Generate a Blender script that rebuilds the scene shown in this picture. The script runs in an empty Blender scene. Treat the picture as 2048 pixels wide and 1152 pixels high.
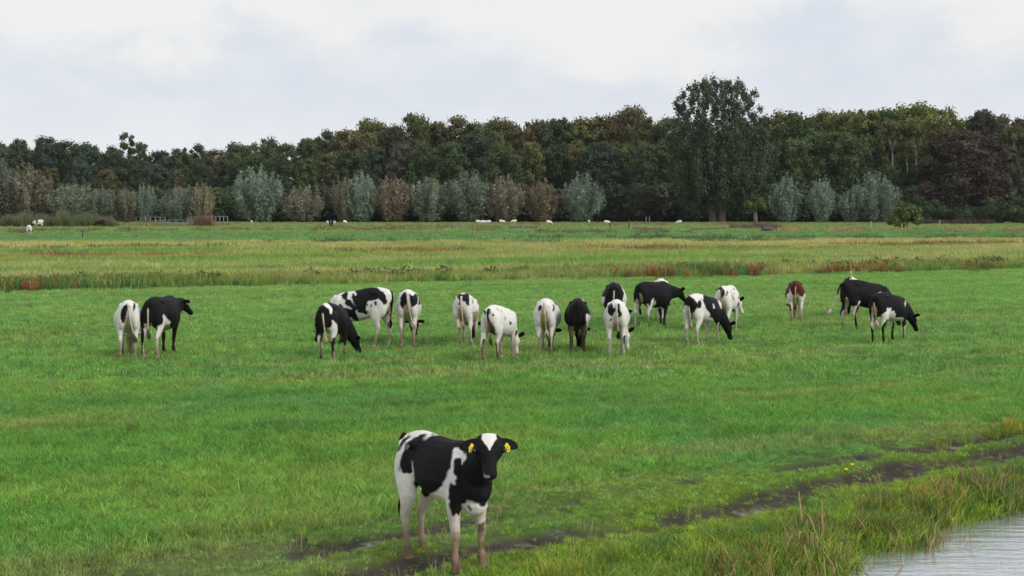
import bpy, bmesh, math, random
import numpy as np
from mathutils import Vector, Matrix

# ------------------------------------------------------------------ camera, sky, sun, exposure
scene = bpy.context.scene
FPX, CAM_H, HOR = 3000.0, 3.2, 418.0          # focal length in pixels of a 2048 wide frame, eye height, horizon row
cam_data = bpy.data.cameras.new('camera')
cam = bpy.data.objects.new('camera', cam_data)
scene.collection.objects.link(cam)
cam.location = (0, 0, CAM_H)
cam.rotation_euler = (math.radians(90), 0, 0)
cam_data.sensor_width = 36.0
cam_data.lens = 36.0 * FPX / 2048.0
cam_data.shift_y = -(576.0 - HOR) / 2048.0
cam_data.clip_end = 20000
cam_data.clip_start = 0.1
scene.camera = cam

SUN_EL, SUN_AZ = 36.0, 128.0                   # degrees; azimuth counted from +Y towards +X (sun behind the viewer's right shoulder)
world = bpy.data.worlds.new('World')
scene.world = world
world.use_nodes = True
wt = world.node_tree
wt.nodes.clear()
def wn(t, **kw):
    n = wt.nodes.new(t)
    for k, v in kw.items(): setattr(n, k, v)
    return n
w_out = wn('ShaderNodeOutputWorld')
w_bg = wn('ShaderNodeBackground')
sky = wn('ShaderNodeTexSky')
sky.sky_type = 'NISHITA'
sky.sun_disc = False
sky.sun_elevation = math.radians(SUN_EL)
sky.sun_rotation = math.radians(SUN_AZ)
sky.air_density = 1.0
sky.dust_density = 2.0
w_scale = wn('ShaderNodeMix', data_type='RGBA', blend_type='MULTIPLY'); w_scale.inputs[0].default_value = 1.0
w_scale.inputs[7].default_value = (0.10, 0.10, 0.10, 1)
wt.links.new(sky.outputs[0], w_scale.inputs[6])
tc = wn('ShaderNodeTexCoord')
# overcast of soft cumulus: a grey-blue bank low all round the horizon with billowing tops, bright cream high cloud above it, broken cloud overhead
sep = wn('ShaderNodeSeparateXYZ'); wt.links.new(tc.outputs['Generated'], sep.inputs[0])
mp = wn('ShaderNodeMapping'); mp.inputs['Location'].default_value = (2.9, 0.6, 0.15); mp.inputs['Scale'].default_value = (1.0, 1.0, 1.8)
wt.links.new(tc.outputs['Generated'], mp.inputs[0])
def wnoise(scale, detail, rough, dist=0.0):
    n = wn('ShaderNodeTexNoise'); n.inputs['Scale'].default_value = scale; n.inputs['Detail'].default_value = detail
    n.inputs['Roughness'].default_value = rough; n.inputs['Distortion'].default_value = dist
    wt.links.new(mp.outputs[0], n.inputs['Vector']); return n
n1 = wnoise(8.5, 8, 0.55, 0.15)
el = wn('ShaderNodeMapRange'); el.inputs[1].default_value = 0.070; el.inputs[2].default_value = 0.138; el.inputs[3].default_value = 0.22; el.inputs[4].default_value = -0.13
wt.links.new(sep.outputs[2], el.inputs[0])
el2 = wn('ShaderNodeMapRange'); el2.inputs[1].default_value = 0.22; el2.inputs[2].default_value = 0.5; el2.inputs[3].default_value = 0.0; el2.inputs[4].default_value = 0.12
wt.links.new(sep.outputs[2], el2.inputs[0])
sm = wn('ShaderNodeMath', operation='ADD'); wt.links.new(n1.outputs[0], sm.inputs[0]); wt.links.new(el.outputs[0], sm.inputs[1])
sm2 = wn('ShaderNodeMath', operation='ADD'); wt.links.new(sm.outputs[0], sm2.inputs[0]); wt.links.new(el2.outputs[0], sm2.inputs[1])
r1 = wn('ShaderNodeMapRange', interpolation_type='SMOOTHSTEP'); r1.inputs[1].default_value = 0.43; r1.inputs[2].default_value = 0.66
wt.links.new(sm2.outputs[0], r1.inputs[0])
n2 = wnoise(16.0, 5, 0.55, 0.0)
r2 = wn('ShaderNodeMapRange', interpolation_type='SMOOTHSTEP'); r2.inputs[1].default_value = 0.40; r2.inputs[2].default_value = 0.68
wt.links.new(n2.outputs[0], r2.inputs[0])
c_veil = wn('ShaderNodeMix', data_type='RGBA')                   # grey-blue cumulus bodies with lighter folds
c_veil.inputs[6].default_value = (0.608, 0.640, 0.700, 1); c_veil.inputs[7].default_value = (0.655, 0.682, 0.728, 1)
wt.links.new(r2.outputs[0], c_veil.inputs[0])
c_cl = wn('ShaderNodeMix', data_type='RGBA')
c_cl.inputs[6].default_value = (0.745, 0.739, 0.728, 1)          # bright cream sheet of high cloud
wt.links.new(r1.outputs[0], c_cl.inputs[0]); wt.links.new(c_veil.outputs[2], c_cl.inputs[7])
c_hor = wn('ShaderNodeMix', data_type='RGBA')                    # paler air low over the horizon
rh = wn('ShaderNodeMapRange', interpolation_type='SMOOTHSTEP'); rh.inputs[1].default_value = 0.03; rh.inputs[2].default_value = 0.085
rh.inputs[3].default_value = 0.85; rh.inputs[4].default_value = 0.0
wt.links.new(sep.outputs[2], rh.inputs[0]); wt.links.new(rh.outputs[0], c_hor.inputs[0])
wt.links.new(c_cl.outputs[2], c_hor.inputs[6]); c_hor.inputs[7].default_value = (0.708, 0.726, 0.754, 1)
w_mix = wn('ShaderNodeMix', data_type='RGBA'); w_mix.inputs[0].default_value = 0.94   # thin overcast: a little of the clear sky comes through
wt.links.new(w_scale.outputs[2], w_mix.inputs[6]); wt.links.new(c_hor.outputs[2], w_mix.inputs[7])
wt.links.new(w_mix.outputs[2], w_bg.inputs[0]); w_bg.inputs[1].default_value = 1.0
wt.links.new(w_bg.outputs[0], w_out.inputs[0])

sun_data = bpy.data.lights.new('sun', 'SUN')
sun_data.energy = 1.5
sun_data.angle = math.radians(14)
sun_data.color = (1.0, 0.95, 0.88)
sun = bpy.data.objects.new('sun', sun_data)
scene.collection.objects.link(sun)
_el, _az = math.radians(SUN_EL), math.radians(SUN_AZ)
_sd = Vector((math.sin(_az) * math.cos(_el), math.cos(_az) * math.cos(_el), math.sin(_el)))
sun.rotation_euler = _sd.to_track_quat('Z', 'Y').to_euler()

scene.view_settings.view_transform = 'Standard'
scene.view_settings.look = 'None'
scene.view_settings.exposure = 0.28
scene.view_settings.gamma = 1.0
scene.view_settings.use_curve_mapping = False
scene.render.engine = 'CYCLES'
scene.cycles.use_denoising = True
scene.cycles.max_bounces = 5
scene.cycles.diffuse_bounces = 2
scene.cycles.transmission_bounces = 3
scene.cycles.glossy_bounces = 2
scene.cycles.sample_clamp_indirect = 4.0

COL = scene.collection
random.seed(7)
RNG = np.random.default_rng(11)

# ------------------------------------------------------------------ helpers
def at(px, py, z=0.0):
    """ground point (height z) seen at a pixel of the 2048 x 1152 photograph"""
    d = FPX * (CAM_H - z) / (py - HOR)
    return ((px - 1024.0) / FPX * d, d)
def tag(o, label=None, cat=None, group=None, kind=None):
    if label: o['label'] = label
    if cat: o['category'] = cat
    if group: o['group'] = group
    if kind: o['kind'] = kind
    return o
def empty(name, loc=(0, 0, 0), rz=0.0):
    o = bpy.data.objects.new(name, None); o.empty_display_size = 0.3
    o.location = loc; o.rotation_euler = (0, 0, rz); COL.objects.link(o); return o
def link(name, me, mat=None, parent=None, loc=None):
    o = bpy.data.objects.new(name, me)
    if mat is not None and not me.materials: me.materials.append(mat)
    if parent is not None: o.parent = parent
    if loc is not None: o.location = loc
    COL.objects.link(o); return o
def mesh_from(name, V, Fc, col=None, smooth=True):
    me = bpy.data.meshes.new(name)
    V = np.asarray(V, dtype=np.float32)
    if isinstance(Fc, np.ndarray):
        n, k = Fc.shape
        me.vertices.add(len(V)); me.vertices.foreach_set('co', V.ravel())
        me.loops.add(n * k); me.polygons.add(n)
        me.polygons.foreach_set('loop_start', np.arange(0, n * k, k, dtype=np.int32))
        me.loops.foreach_set('vertex_index', Fc.astype(np.int32).ravel())
        me.update(calc_edges=True)
    else:
        me.from_pydata(V.tolist(), [], [tuple(f) for f in Fc])
    if col is not None:
        a = me.attributes.new('col', 'FLOAT_COLOR', 'POINT')
        c = np.ones((len(V), 4), dtype=np.float32); c[:, :3] = col
        a.data.foreach_set('color', c.ravel())
    if smooth and len(me.polygons):
        me.polygons.foreach_set('use_smooth', np.ones(len(me.polygons), dtype=bool))
    return me
def _hash(ix, iy, iz, seed):
    h = (ix.astype(np.int64) * 374761393 + iy.astype(np.int64) * 668265263 + iz.astype(np.int64) * 2147483647 + seed * 1274126177) & 0xffffffff
    h = ((h ^ (h >> 13)) * 1274126177) & 0xffffffff
    return ((h ^ (h >> 16)) & 0xffff) / 65535.0
def vnoise(x, y, z=None, seed=0):
    """smooth value noise, 0..1"""
    x = np.asarray(x, float); y = np.asarray(y, float); z = np.zeros_like(x) if z is None else np.asarray(z, float)
    ix, iy, iz = np.floor(x), np.floor(y), np.floor(z)
    fx, fy, fz = x - ix, y - iy, z - iz
    fx = fx * fx * (3 - 2 * fx); fy = fy * fy * (3 - 2 * fy); fz = fz * fz * (3 - 2 * fz)
    r = 0
    for dx in (0, 1):
        for dy in (0, 1):
            for dz in (0, 1):
                w = (fx if dx else 1 - fx) * (fy if dy else 1 - fy) * (fz if dz else 1 - fz)
                r = r + w * _hash(ix + dx, iy + dy, iz + dz, seed)
    return r
def fbm(x, y, z=None, seed=0, oct=4):
    a, s, t = 0.5, 0.0, 0.0
    for k in range(oct):
        f = 2.03 ** k
        s = s + a * vnoise(np.asarray(x) * f, np.asarray(y) * f, None if z is None else np.asarray(z) * f, seed + k * 17)
        t += a; a *= 0.5
    return s / t
def sstep(a, b, x):
    t = np.clip((np.asarray(x, float) - a) / (b - a), 0, 1); return t * t * (3 - 2 * t)
def mix(a, b, t):
    t = np.asarray(t)[..., None]; return a * (1 - t) + b * t
class MB:
    """collects shapes of one part"""
    def __init__(s): s.v = []; s.f = []; s.c = []
    def add(s, V, Fc, col=None):
        o = len(s.v)
        s.v += [tuple(p) for p in V]; s.f += [tuple(i + o for i in f) for f in Fc]
        if col is not None: s.c += [tuple(col)] * len(V)
    def box(s, c, size, rz=0.0, col=None):
        x, y, z = [q / 2 for q in size]; ca, sa = math.cos(rz), math.sin(rz)
        V = []
        for dz in (-z, z):
            for dx, dy in ((-x, -y), (x, -y), (x, y), (-x, y)):
                V.append((c[0] + dx * ca - dy * sa, c[1] + dx * sa + dy * ca, c[2] + dz))
        s.add(V, [(3, 2, 1, 0), (4, 5, 6, 7), (0, 1, 5, 4), (1, 2, 6, 5), (2, 3, 7, 6), (3, 0, 4, 7)], col)
    def tube(s, pts, rad, n=7, col=None, cap=True):
        pts = [Vector(p) for p in pts]
        if not hasattr(rad, '__len__'): rad = [rad] * len(pts)
        V = []
        up = Vector((0.31, 0.17, 0.93)).normalized()
        for i, p in enumerate(pts):
            t = (pts[min(i + 1, len(pts) - 1)] - pts[max(i - 1, 0)]).normalized()
            u = t.cross(up)
            if u.length < 0.05: u = t.cross(Vector((1, 0, 0)))
            u.normalize(); w = t.cross(u)
            for k in range(n):
                a = 2 * math.pi * k / n
                V.append(p + (u * math.cos(a) + w * math.sin(a)) * rad[i])
        Fc = []
        for i in range(len(pts) - 1):
            for k in range(n):
                Fc.append((i * n + k, i * n + (k + 1) % n, (i + 1) * n + (k + 1) % n, (i + 1) * n + k))
        if cap:
            Fc.append(tuple(range(n))[::-1]); Fc.append(tuple((len(pts) - 1) * n + k for k in range(n)))
        s.add(V, Fc, col)
    def ball(s, c, r, axes=None, n=10, m=7, col=None):
        c = Vector(c); axes = axes or (Vector((1, 0, 0)), Vector((0, 1, 0)), Vector((0, 0, 1)))
        r = (r, r, r) if not hasattr(r, '__len__') else r
        V = [c + axes[2] * r[2]]
        for i in range(1, m):
            t = math.pi * i / m
            for k in range(n):
                a = 2 * math.pi * k / n
                V.append(c + axes[0] * (r[0] * math.sin(t) * math.cos(a)) + axes[1] * (r[1] * math.sin(t) * math.sin(a)) + axes[2] * (r[2] * math.cos(t)))
        V.append(c - axes[2] * r[2])
        Fc = [(0, 1 + k, 1 + (k + 1) % n) for k in range(n)]
        for i in range(m - 2):
            for k in range(n):
                a = 1 + i * n + k; b = 1 + i * n + (k + 1) % n
                Fc.append((a, a + n, b + n, b))
        L = len(V) - 1; o = 1 + (m - 2) * n
        Fc += [(o + (k + 1) % n, o + k, L) for k in range(n)]
        s.add(V, Fc, col)
    def mesh(s, name, smooth=True):
        return mesh_from(name, s.v, s.f, np.array(s.c) if s.c else None, smooth)
    def build(s, name, mat, parent=None, smooth=True, loc=None):
        return link(name, s.mesh(name, smooth), mat, parent, loc)

# ------------------------------------------------------------------ materials
def new_mat(name):
    m = bpy.data.materials.new(name); m.use_nodes = True
    nt = m.node_tree; nt.nodes.clear()
    out = nt.nodes.new('ShaderNodeOutputMaterial')
    return m, nt, out
def nd(nt, t, **kw):
    n = nt.nodes.new(t)
    for k, v in kw.items(): setattr(n, k, v)
    return n
def noise_node(nt, scale, detail=4, rough=0.55, coord='Object', mapping=None):
    tcn = nd(nt, 'ShaderNodeTexCoord'); n = nd(nt, 'ShaderNodeTexNoise')
    n.inputs['Scale'].default_value = scale; n.inputs['Detail'].default_value = detail; n.inputs['Roughness'].default_value = rough
    src = tcn.outputs[coord]
    if mapping:
        m = nd(nt, 'ShaderNodeMapping'); m.inputs['Scale'].default_value = mapping; nt.links.new(src, m.inputs[0]); src = m.outputs[0]
    nt.links.new(src, n.inputs['Vector']); return n
def mixc(nt, blend='MULTIPLY', fac=1.0):
    m = nd(nt, 'ShaderNodeMix', data_type='RGBA', blend_type=blend); m.inputs[0].default_value = fac; return m
def plain_mat(name, col, rough=0.7, var=0.25, scale=6.0, bump=0.0, metallic=0.0, spec=0.3, lo=None):
    m, nt, out = new_mat(name)
    b = nd(nt, 'ShaderNodeBsdfPrincipled'); n = noise_node(nt, scale)
    r = nd(nt, 'ShaderNodeValToRGB')
    c = np.array(col)
    r.color_ramp.elements[0].color = (*((c * (1 - var)) if lo is None else np.array(lo)), 1); r.color_ramp.elements[0].position = 0.3
    r.color_ramp.elements[1].color = (*(c * (1 + var)), 1); r.color_ramp.elements[1].position = 0.7
    nt.links.new(n.outputs[0], r.inputs[0]); nt.links.new(r.outputs[0], b.inputs['Base Color'])
    b.inputs['Roughness'].default_value = rough; b.inputs['Metallic'].default_value = metallic
    b.inputs['Specular IOR Level'].default_value = spec
    if bump:
        bp = nd(nt, 'ShaderNodeBump'); bp.inputs['Strength'].default_value = bump; bp.inputs['Distance'].default_value = 0.02
        nt.links.new(n.outputs[0], bp.inputs['Height']); nt.links.new(bp.outputs[0], b.inputs['Normal'])
    nt.links.new(b.outputs[0], out.inputs[0]); return m
def coat_mat():
    """short hair: colour from the animal's own coat pattern, fine streaks and a soft sheen"""
    m, nt, out = new_mat('cow_coat')
    b = nd(nt, 'ShaderNodeBsdfPrincipled'); a = nd(nt, 'ShaderNodeAttribute', attribute_name='col')
    n = noise_node(nt, 38, 3, 0.6); r = nd(nt, 'ShaderNodeMapRange'); r.inputs[3].default_value = 0.84; r.inputs[4].default_value = 1.1
    nt.links.new(n.outputs[0], r.inputs[0])
    mm = mixc(nt); nt.links.new(a.outputs['Color'], mm.inputs[6]); nt.links.new(r.outputs[0], mm.inputs[7])
    nt.links.new(mm.outputs[2], b.inputs['Base Color'])
    b.inputs['Roughness'].default_value = 0.62; b.inputs["Specular IOR Level"].default_value = 0.09
    n2 = noise_node(nt, 120, 2, 0.6, mapping=(0.35, 1, 1))
    bp = nd(nt, 'ShaderNodeBump'); bp.inputs['Strength'].default_value = 0.35; bp.inputs['Distance'].default_value = 0.006
    n4 = noise_node(nt, 8, 3, 0.5); b2 = nd(nt, 'ShaderNodeBump'); b2.inputs['Strength'].default_value = 0.5; b2.inputs['Distance'].default_value = 0.03
    nt.links.new(n4.outputs[0], b2.inputs['Height']); nt.links.new(b2.outputs[0], bp.inputs['Normal'])
    nt.links.new(n2.outputs[0], bp.inputs['Height']); nt.links.new(bp.outputs[0], b.inputs['Normal'])
    nt.links.new(b.outputs[0], out.inputs[0]); return m
def leaf_mat(name, use_tint, translucent=0.3, gloss=0.0):
    """foliage: leaf colour times the tint of its plant; use_tint: 'INSTANCER' (scattered plants) or 'OBJECT' (trees)"""
    m, nt, out = new_mat(name)
    a = nd(nt, 'ShaderNodeAttribute', attribute_name='col')
    if use_tint == 'INSTANCER':
        t = nd(nt, 'ShaderNodeAttribute', attribute_name='tint', attribute_type='INSTANCER'); tint = t.outputs['Color']
    else:
        t = nd(nt, 'ShaderNodeObjectInfo'); tint = t.outputs['Color']
    mm = mixc(nt); nt.links.new(a.outputs['Color'], mm.inputs[6]); nt.links.new(tint, mm.inputs[7])
    d = nd(nt, 'ShaderNodeBsdfDiffuse'); tr = nd(nt, 'ShaderNodeBsdfTranslucent'); ms = nd(nt, 'ShaderNodeMixShader')
    ms.inputs[0].default_value = translucent
    for q in (d, tr): nt.links.new(mm.outputs[2], q.inputs['Color'])
    nt.links.new(d.outputs[0], ms.inputs[1]); nt.links.new(tr.outputs[0], ms.inputs[2])
    last = ms
    if gloss:
        g = nd(nt, 'ShaderNodeBsdfGlossy'); g.inputs['Roughness'].default_value = 0.45; g.inputs['Color'].default_value = (0.9, 0.95, 1, 1)
        m2 = nd(nt, 'ShaderNodeMixShader'); m2.inputs[0].default_value = gloss
        nt.links.new(ms.outputs[0], m2.inputs[1]); nt.links.new(g.outputs[0], m2.inputs[2]); last = m2
    nt.links.new(last.outputs[0], out.inputs[0]); return m

M = dict(
    coat=coat_mat(),
    tagy=plain_mat('yellow_tag', (0.80, 0.62, 0.02), 0.45, 0.08, 30),
    tagprint=plain_mat('tag_print', (0.05, 0.045, 0.02), 0.6, 0.1, 30),
    hoof=plain_mat('hoof_horn', (0.055, 0.042, 0.032), 0.55, 0.35, 30, 0.2),
    eye=plain_mat('dark_eye', (0.008, 0.006, 0.006), 0.12, 0.1, 10, spec=0.6),
    bark=plain_mat('tree_bark', (0.075, 0.06, 0.045), 0.9, 0.35, 3, 0.6),
    birch=plain_mat('pale_bark', (0.18, 0.165, 0.15), 0.85, 0.3, 1.2, 0.3),
    palebark=plain_mat('grey_brown_bark', (0.17, 0.13, 0.10), 0.9, 0.3, 2, 0.4),
    steel=plain_mat('galvanised_steel', (0.22, 0.24, 0.25), 0.6, 0.2, 8, metallic=0.2),
    wood=plain_mat('weathered_wood', (0.19, 0.165, 0.14), 0.9, 0.35, 5, 0.4),
    darkwood=plain_mat('dark_wet_wood', (0.06, 0.052, 0.048), 0.8, 0.35, 5, 0.3),
    whitepost=plain_mat('white_painted_post', (0.42, 0.40, 0.34), 0.7, 0.12, 8),
    brick=plain_mat('culvert_brick', (0.26, 0.17, 0.13), 0.9, 0.3, 9, 0.4),
    concrete=plain_mat('culvert_coping', (0.24, 0.23, 0.21), 0.9, 0.25, 5, 0.3),
    leaf=leaf_mat('tree_leaves', 'OBJECT', 0.25),
    willow=leaf_mat('willow_leaves', 'OBJECT', 0.25, 0.03),
    leafs=leaf_mat('scattered_leaves', 'INSTANCER', 0.25),
    grass=leaf_mat('grass_blades', 'INSTANCER', 0.42, 0.012),
    yellow=plain_mat('yellow_petals', (0.85, 0.62, 0.02), 0.6, 0.1, 50),
    green=plain_mat('green_stem', (0.06, 0.13, 0.03), 0.7, 0.2, 50),
)

# ------------------------------------------------------------------ scattering of uncountable plants (one object each)
def scatter(name, protos, P, rot, scl, tint, mat, label, cat='grass'):
    K = len(protos)
    V = []; Fc = []; C = []; pid = []
    for k, (v, f, c) in enumerate(protos):
        o = len(V)
        V += list(map(tuple, v)); Fc += [tuple(i + o for i in q) for q in f]; C += list(map(tuple, c)); pid += [k] * len(v)
    nv = len(V); N = len(P)
    me = bpy.data.meshes.new(name)
    me.from_pydata(V + P.tolist(), [], Fc)
    def attr(nm, typ, arr, field):
        a = me.attributes.new(nm, typ, 'POINT'); a.data.foreach_set(field, np.ascontiguousarray(arr).ravel())
    attr('pid', 'INT', np.array(pid + [-1] * N, dtype=np.int32), 'value')
    attr('vid', 'INT', np.concatenate([np.zeros(nv), RNG.integers(0, K, N)]).astype(np.int32), 'value')
    attr('rot', 'FLOAT_VECTOR', np.concatenate([np.zeros((nv, 3)), rot]).astype(np.float32), 'vector')
    scl = np.asarray(scl); scl = np.repeat(scl[:, None], 3, 1) if scl.ndim == 1 else scl
    attr('scl', 'FLOAT_VECTOR', np.concatenate([np.ones((nv, 3)), scl]).astype(np.float32), 'vector')
    cc = np.ones((nv + N, 4), dtype=np.float32); cc[:nv, :3] = np.array(C)
    attr('col', 'FLOAT_COLOR', cc, 'color')
    tt = np.ones((nv + N, 4), dtype=np.float32); tt[nv:, :3] = tint
    attr('tint', 'FLOAT_COLOR', tt, 'color')
    me.materials.append(mat)
    o = link(name, me)
    tag(o, label, cat, kind='stuff')
    ng = bpy.data.node_groups.new(name + '_scatter', 'GeometryNodeTree')
    ng.interface.new_socket(name='Geometry', in_out='INPUT', socket_type='NodeSocketGeometry')
    ng.interface.new_socket(name='Geometry', in_out='OUTPUT', socket_type='NodeSocketGeometry')
    gi = ng.nodes.new('NodeGroupInput'); go = ng.nodes.new('NodeGroupOutput')
    def named(nm, typ):
        n = ng.nodes.new('GeometryNodeInputNamedAttribute'); n.data_type = typ; n.inputs['Name'].default_value = nm
        return [s for s in n.outputs if s.enabled][0]
    pidn = named('pid', 'INT')
    def pick(k):
        c = ng.nodes.new('FunctionNodeCompare'); c.data_type = 'INT'; c.operation = 'EQUAL'
        ins = [s for s in c.inputs if s.enabled]
        ng.links.new(pidn, ins[0]); ins[1].default_value = k
        s = ng.nodes.new('GeometryNodeSeparateGeometry'); s.domain = 'POINT'
        ng.links.new(gi.outputs[0], s.inputs['Geometry']); ng.links.new(c.outputs[0], s.inputs['Selection'])
        return s.outputs['Selection']
    jn = ng.nodes.new('GeometryNodeJoinGeometry')
    for k in range(K):
        g = ng.nodes.new('GeometryNodeGeometryToInstance'); ng.links.new(pick(k), g.inputs[0]); ng.links.new(g.outputs[0], jn.inputs[0])
    ip = ng.nodes.new('GeometryNodeInstanceOnPoints')
    ng.links.new(pick(-1), ip.inputs['Points']); ng.links.new(jn.outputs[0], ip.inputs['Instance'])
    ip.inputs['Pick Instance'].default_value = True
    ng.links.new(named('vid', 'INT'), ip.inputs['Instance Index'])
    ng.links.new(named('rot', 'FLOAT_VECTOR'), ip.inputs['Rotation'])
    ng.links.new(named('scl', 'FLOAT_VECTOR'), ip.inputs['Scale'])
    ng.links.new(ip.outputs[0], go.inputs[0])
    md = o.modifiers.new('scatter', 'NODES'); md.node_group = ng
    return o
def blade_tuft(n, R, h0, h1, w, lean, seed, base=(1, 1, 1), var=0.22, dry=0.0, drycol=(1.9, 1.25, 0.9), curl=0.5):
    """a tuft of n bent blades; each blade a quad and a tip"""
    r = np.random.default_rng(seed); V = []; Fc = []; C = []
    for i in range(n):
        a, rr = r.uniform(0, 2 * math.pi), R * math.sqrt(r.uniform())
        bx, by = rr * math.cos(a), rr * math.sin(a)
        h = r.uniform(h0, h1); la = r.uniform(0, 2 * math.pi); ln = lean * h * r.uniform(0.2, 1.0)
        wa = r.uniform(0, math.pi); wx, wy = math.cos(wa) * w / 2 * r.uniform(.7, 1.3), math.sin(wa) * w / 2
        lx, ly = math.cos(la) * ln, math.sin(la) * ln
        mx, my = bx + lx * 0.3, by + ly * 0.3
        o = len(V)
        V += [(bx - wx, by - wy, 0), (bx + wx, by + wy, 0), (mx + wx * .8, my + wy * .8, h * .6), (mx - wx * .8, my - wy * .8, h * .6),
              (bx + lx, by + ly, h * (1 - curl * .25 * r.uniform()))]
        Fc += [(o, o + 1, o + 2, o + 3), (o + 3, o + 2, o + 4)]
        c = np.array(base) * (1 + var * r.uniform(-1, 1)) * np.array([1 + .12 * r.uniform(-1, 1), 1, 1 + .15 * r.uniform(-1, 1)])
        if r.uniform() < dry: c = c * np.array(drycol)
        C += [tuple(c)] * 5
    return V, Fc, C

# ------------------------------------------------------------------ the lie of the land
BANK_P = np.array([3.27, 14.5]); BANK_D = np.array([0.703, 0.711]); BANK_N = np.array([0.711, -0.703])
WATER_Z = -0.35
RUTS = [np.array([at(*p) for p in [(-300, 1330), (120, 1205), (400, 1145), (740, 1085), (1000, 1040), (1300, 980), (1500, 948), (1760, 905), (2100, 850), (2500, 800)]]),
        np.array([at(*p) for p in [(200, 1300), (480, 1200), (720, 1150), (960, 1102), (1100, 1075), (1400, 1025), (1640, 965), (1850, 922), (2060, 884), (2500, 820)]])]
def bank_sd(x, y): return (x - BANK_P[0]) * BANK_N[0] + (y - BANK_P[1]) * BANK_N[1] + (vnoise(np.asarray(x) * .9, np.asarray(y) * .9, seed=3) - .5) * .7
def seg_dist(x, y, pl):
    best = np.full(np.shape(x), 1e9)
    for a, b in zip(pl[:-1], pl[1:]):
        d = b - a; L = d @ d
        t = np.clip(((x - a[0]) * d[0] + (y - a[1]) * d[1]) / L, 0, 1)
        best = np.minimum(best, np.hypot(x - a[0] - t * d[0], y - a[1] - t * d[1]))
    return best
def rut_mask(x, y):
    """0 grass .. 1 bare trodden mud of the wheel tracks"""
    x = np.asarray(x, float); y = np.asarray(y, float)
    near = (y > 8) & (y < 34) & (np.abs(x) < 20)
    m = np.zeros(np.shape(x))
    if not np.any(near): return m
    xs, ys = x[near], y[near]
    n = fbm(xs * .8, ys * .8, seed=21, oct=3); n2 = fbm(xs * 3.0, ys * 3.0, seed=22, oct=3)
    d1 = seg_dist(xs, ys, RUTS[0]) + (n2 - .5) * .26; d2 = seg_dist(xs, ys, RUTS[1]) + (n2 - .5) * .26
    wr = 1 + .40 * sstep(.6, 3.0, xs); e1 = sstep(.27, .12, d1) * sstep(.40, .54, n + .02); e2 = sstep(.29, .13, d2 / wr) * sstep(.26, .42, n + .10 * sstep(.5, 3.0, xs))
    spot = sstep(.64, .72, fbm(xs * 2.4, ys * 2.4, seed=33, oct=3)) * sstep(1.3, .4, np.minimum(d1, d2)) * .6    # trodden patches beside the tracks
    m[near] = np.maximum(np.maximum(e1, e2), spot)
    return m
def rut_near(x, y):
    """closeness to a wheel track, 0..1: trampled, shorter grass"""
    r = np.zeros(np.shape(x)); k = (y > 8) & (y < 34)
    if np.any(k): r[k] = sstep(1.3, .45, np.minimum(seg_dist(x[k], y[k], RUTS[0]), seg_dist(x[k], y[k], RUTS[1])))
    return r
def gz(x, y):
    x = np.asarray(x, float); y = np.asarray(y, float)
    sd = bank_sd(x, y)
    z = (fbm(x * .35, y * .35, seed=5, oct=3) - .5) * .10 * sstep(200, 60, y)
    z = z + (fbm(x * 1.6, y * 1.6, seed=6, oct=2) - .5) * .05 * sstep(60, 25, y)
    near = sstep(60, 40, y)
    fall = sstep(-2.6, -.5, sd) * -.16 + sstep(-.7, .15, sd) * -.55 + sstep(.2, 1.5, sd) * -.5
    fall = fall * (1 - sstep(7.0, 8.0, sd))
    z = z + fall * near
    rm = rut_mask(x, y); z = z - rm * (.045 + .05 * (fbm(x * 4.5, y * 4.5, seed=44, oct=2) - .5))
    return z if z.ndim else float(z)
def strip_q(x, y):
    return -.4226 * x + .9063 * y, -.17 * x + .985 * y, .9063 * x + .4226 * y
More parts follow.
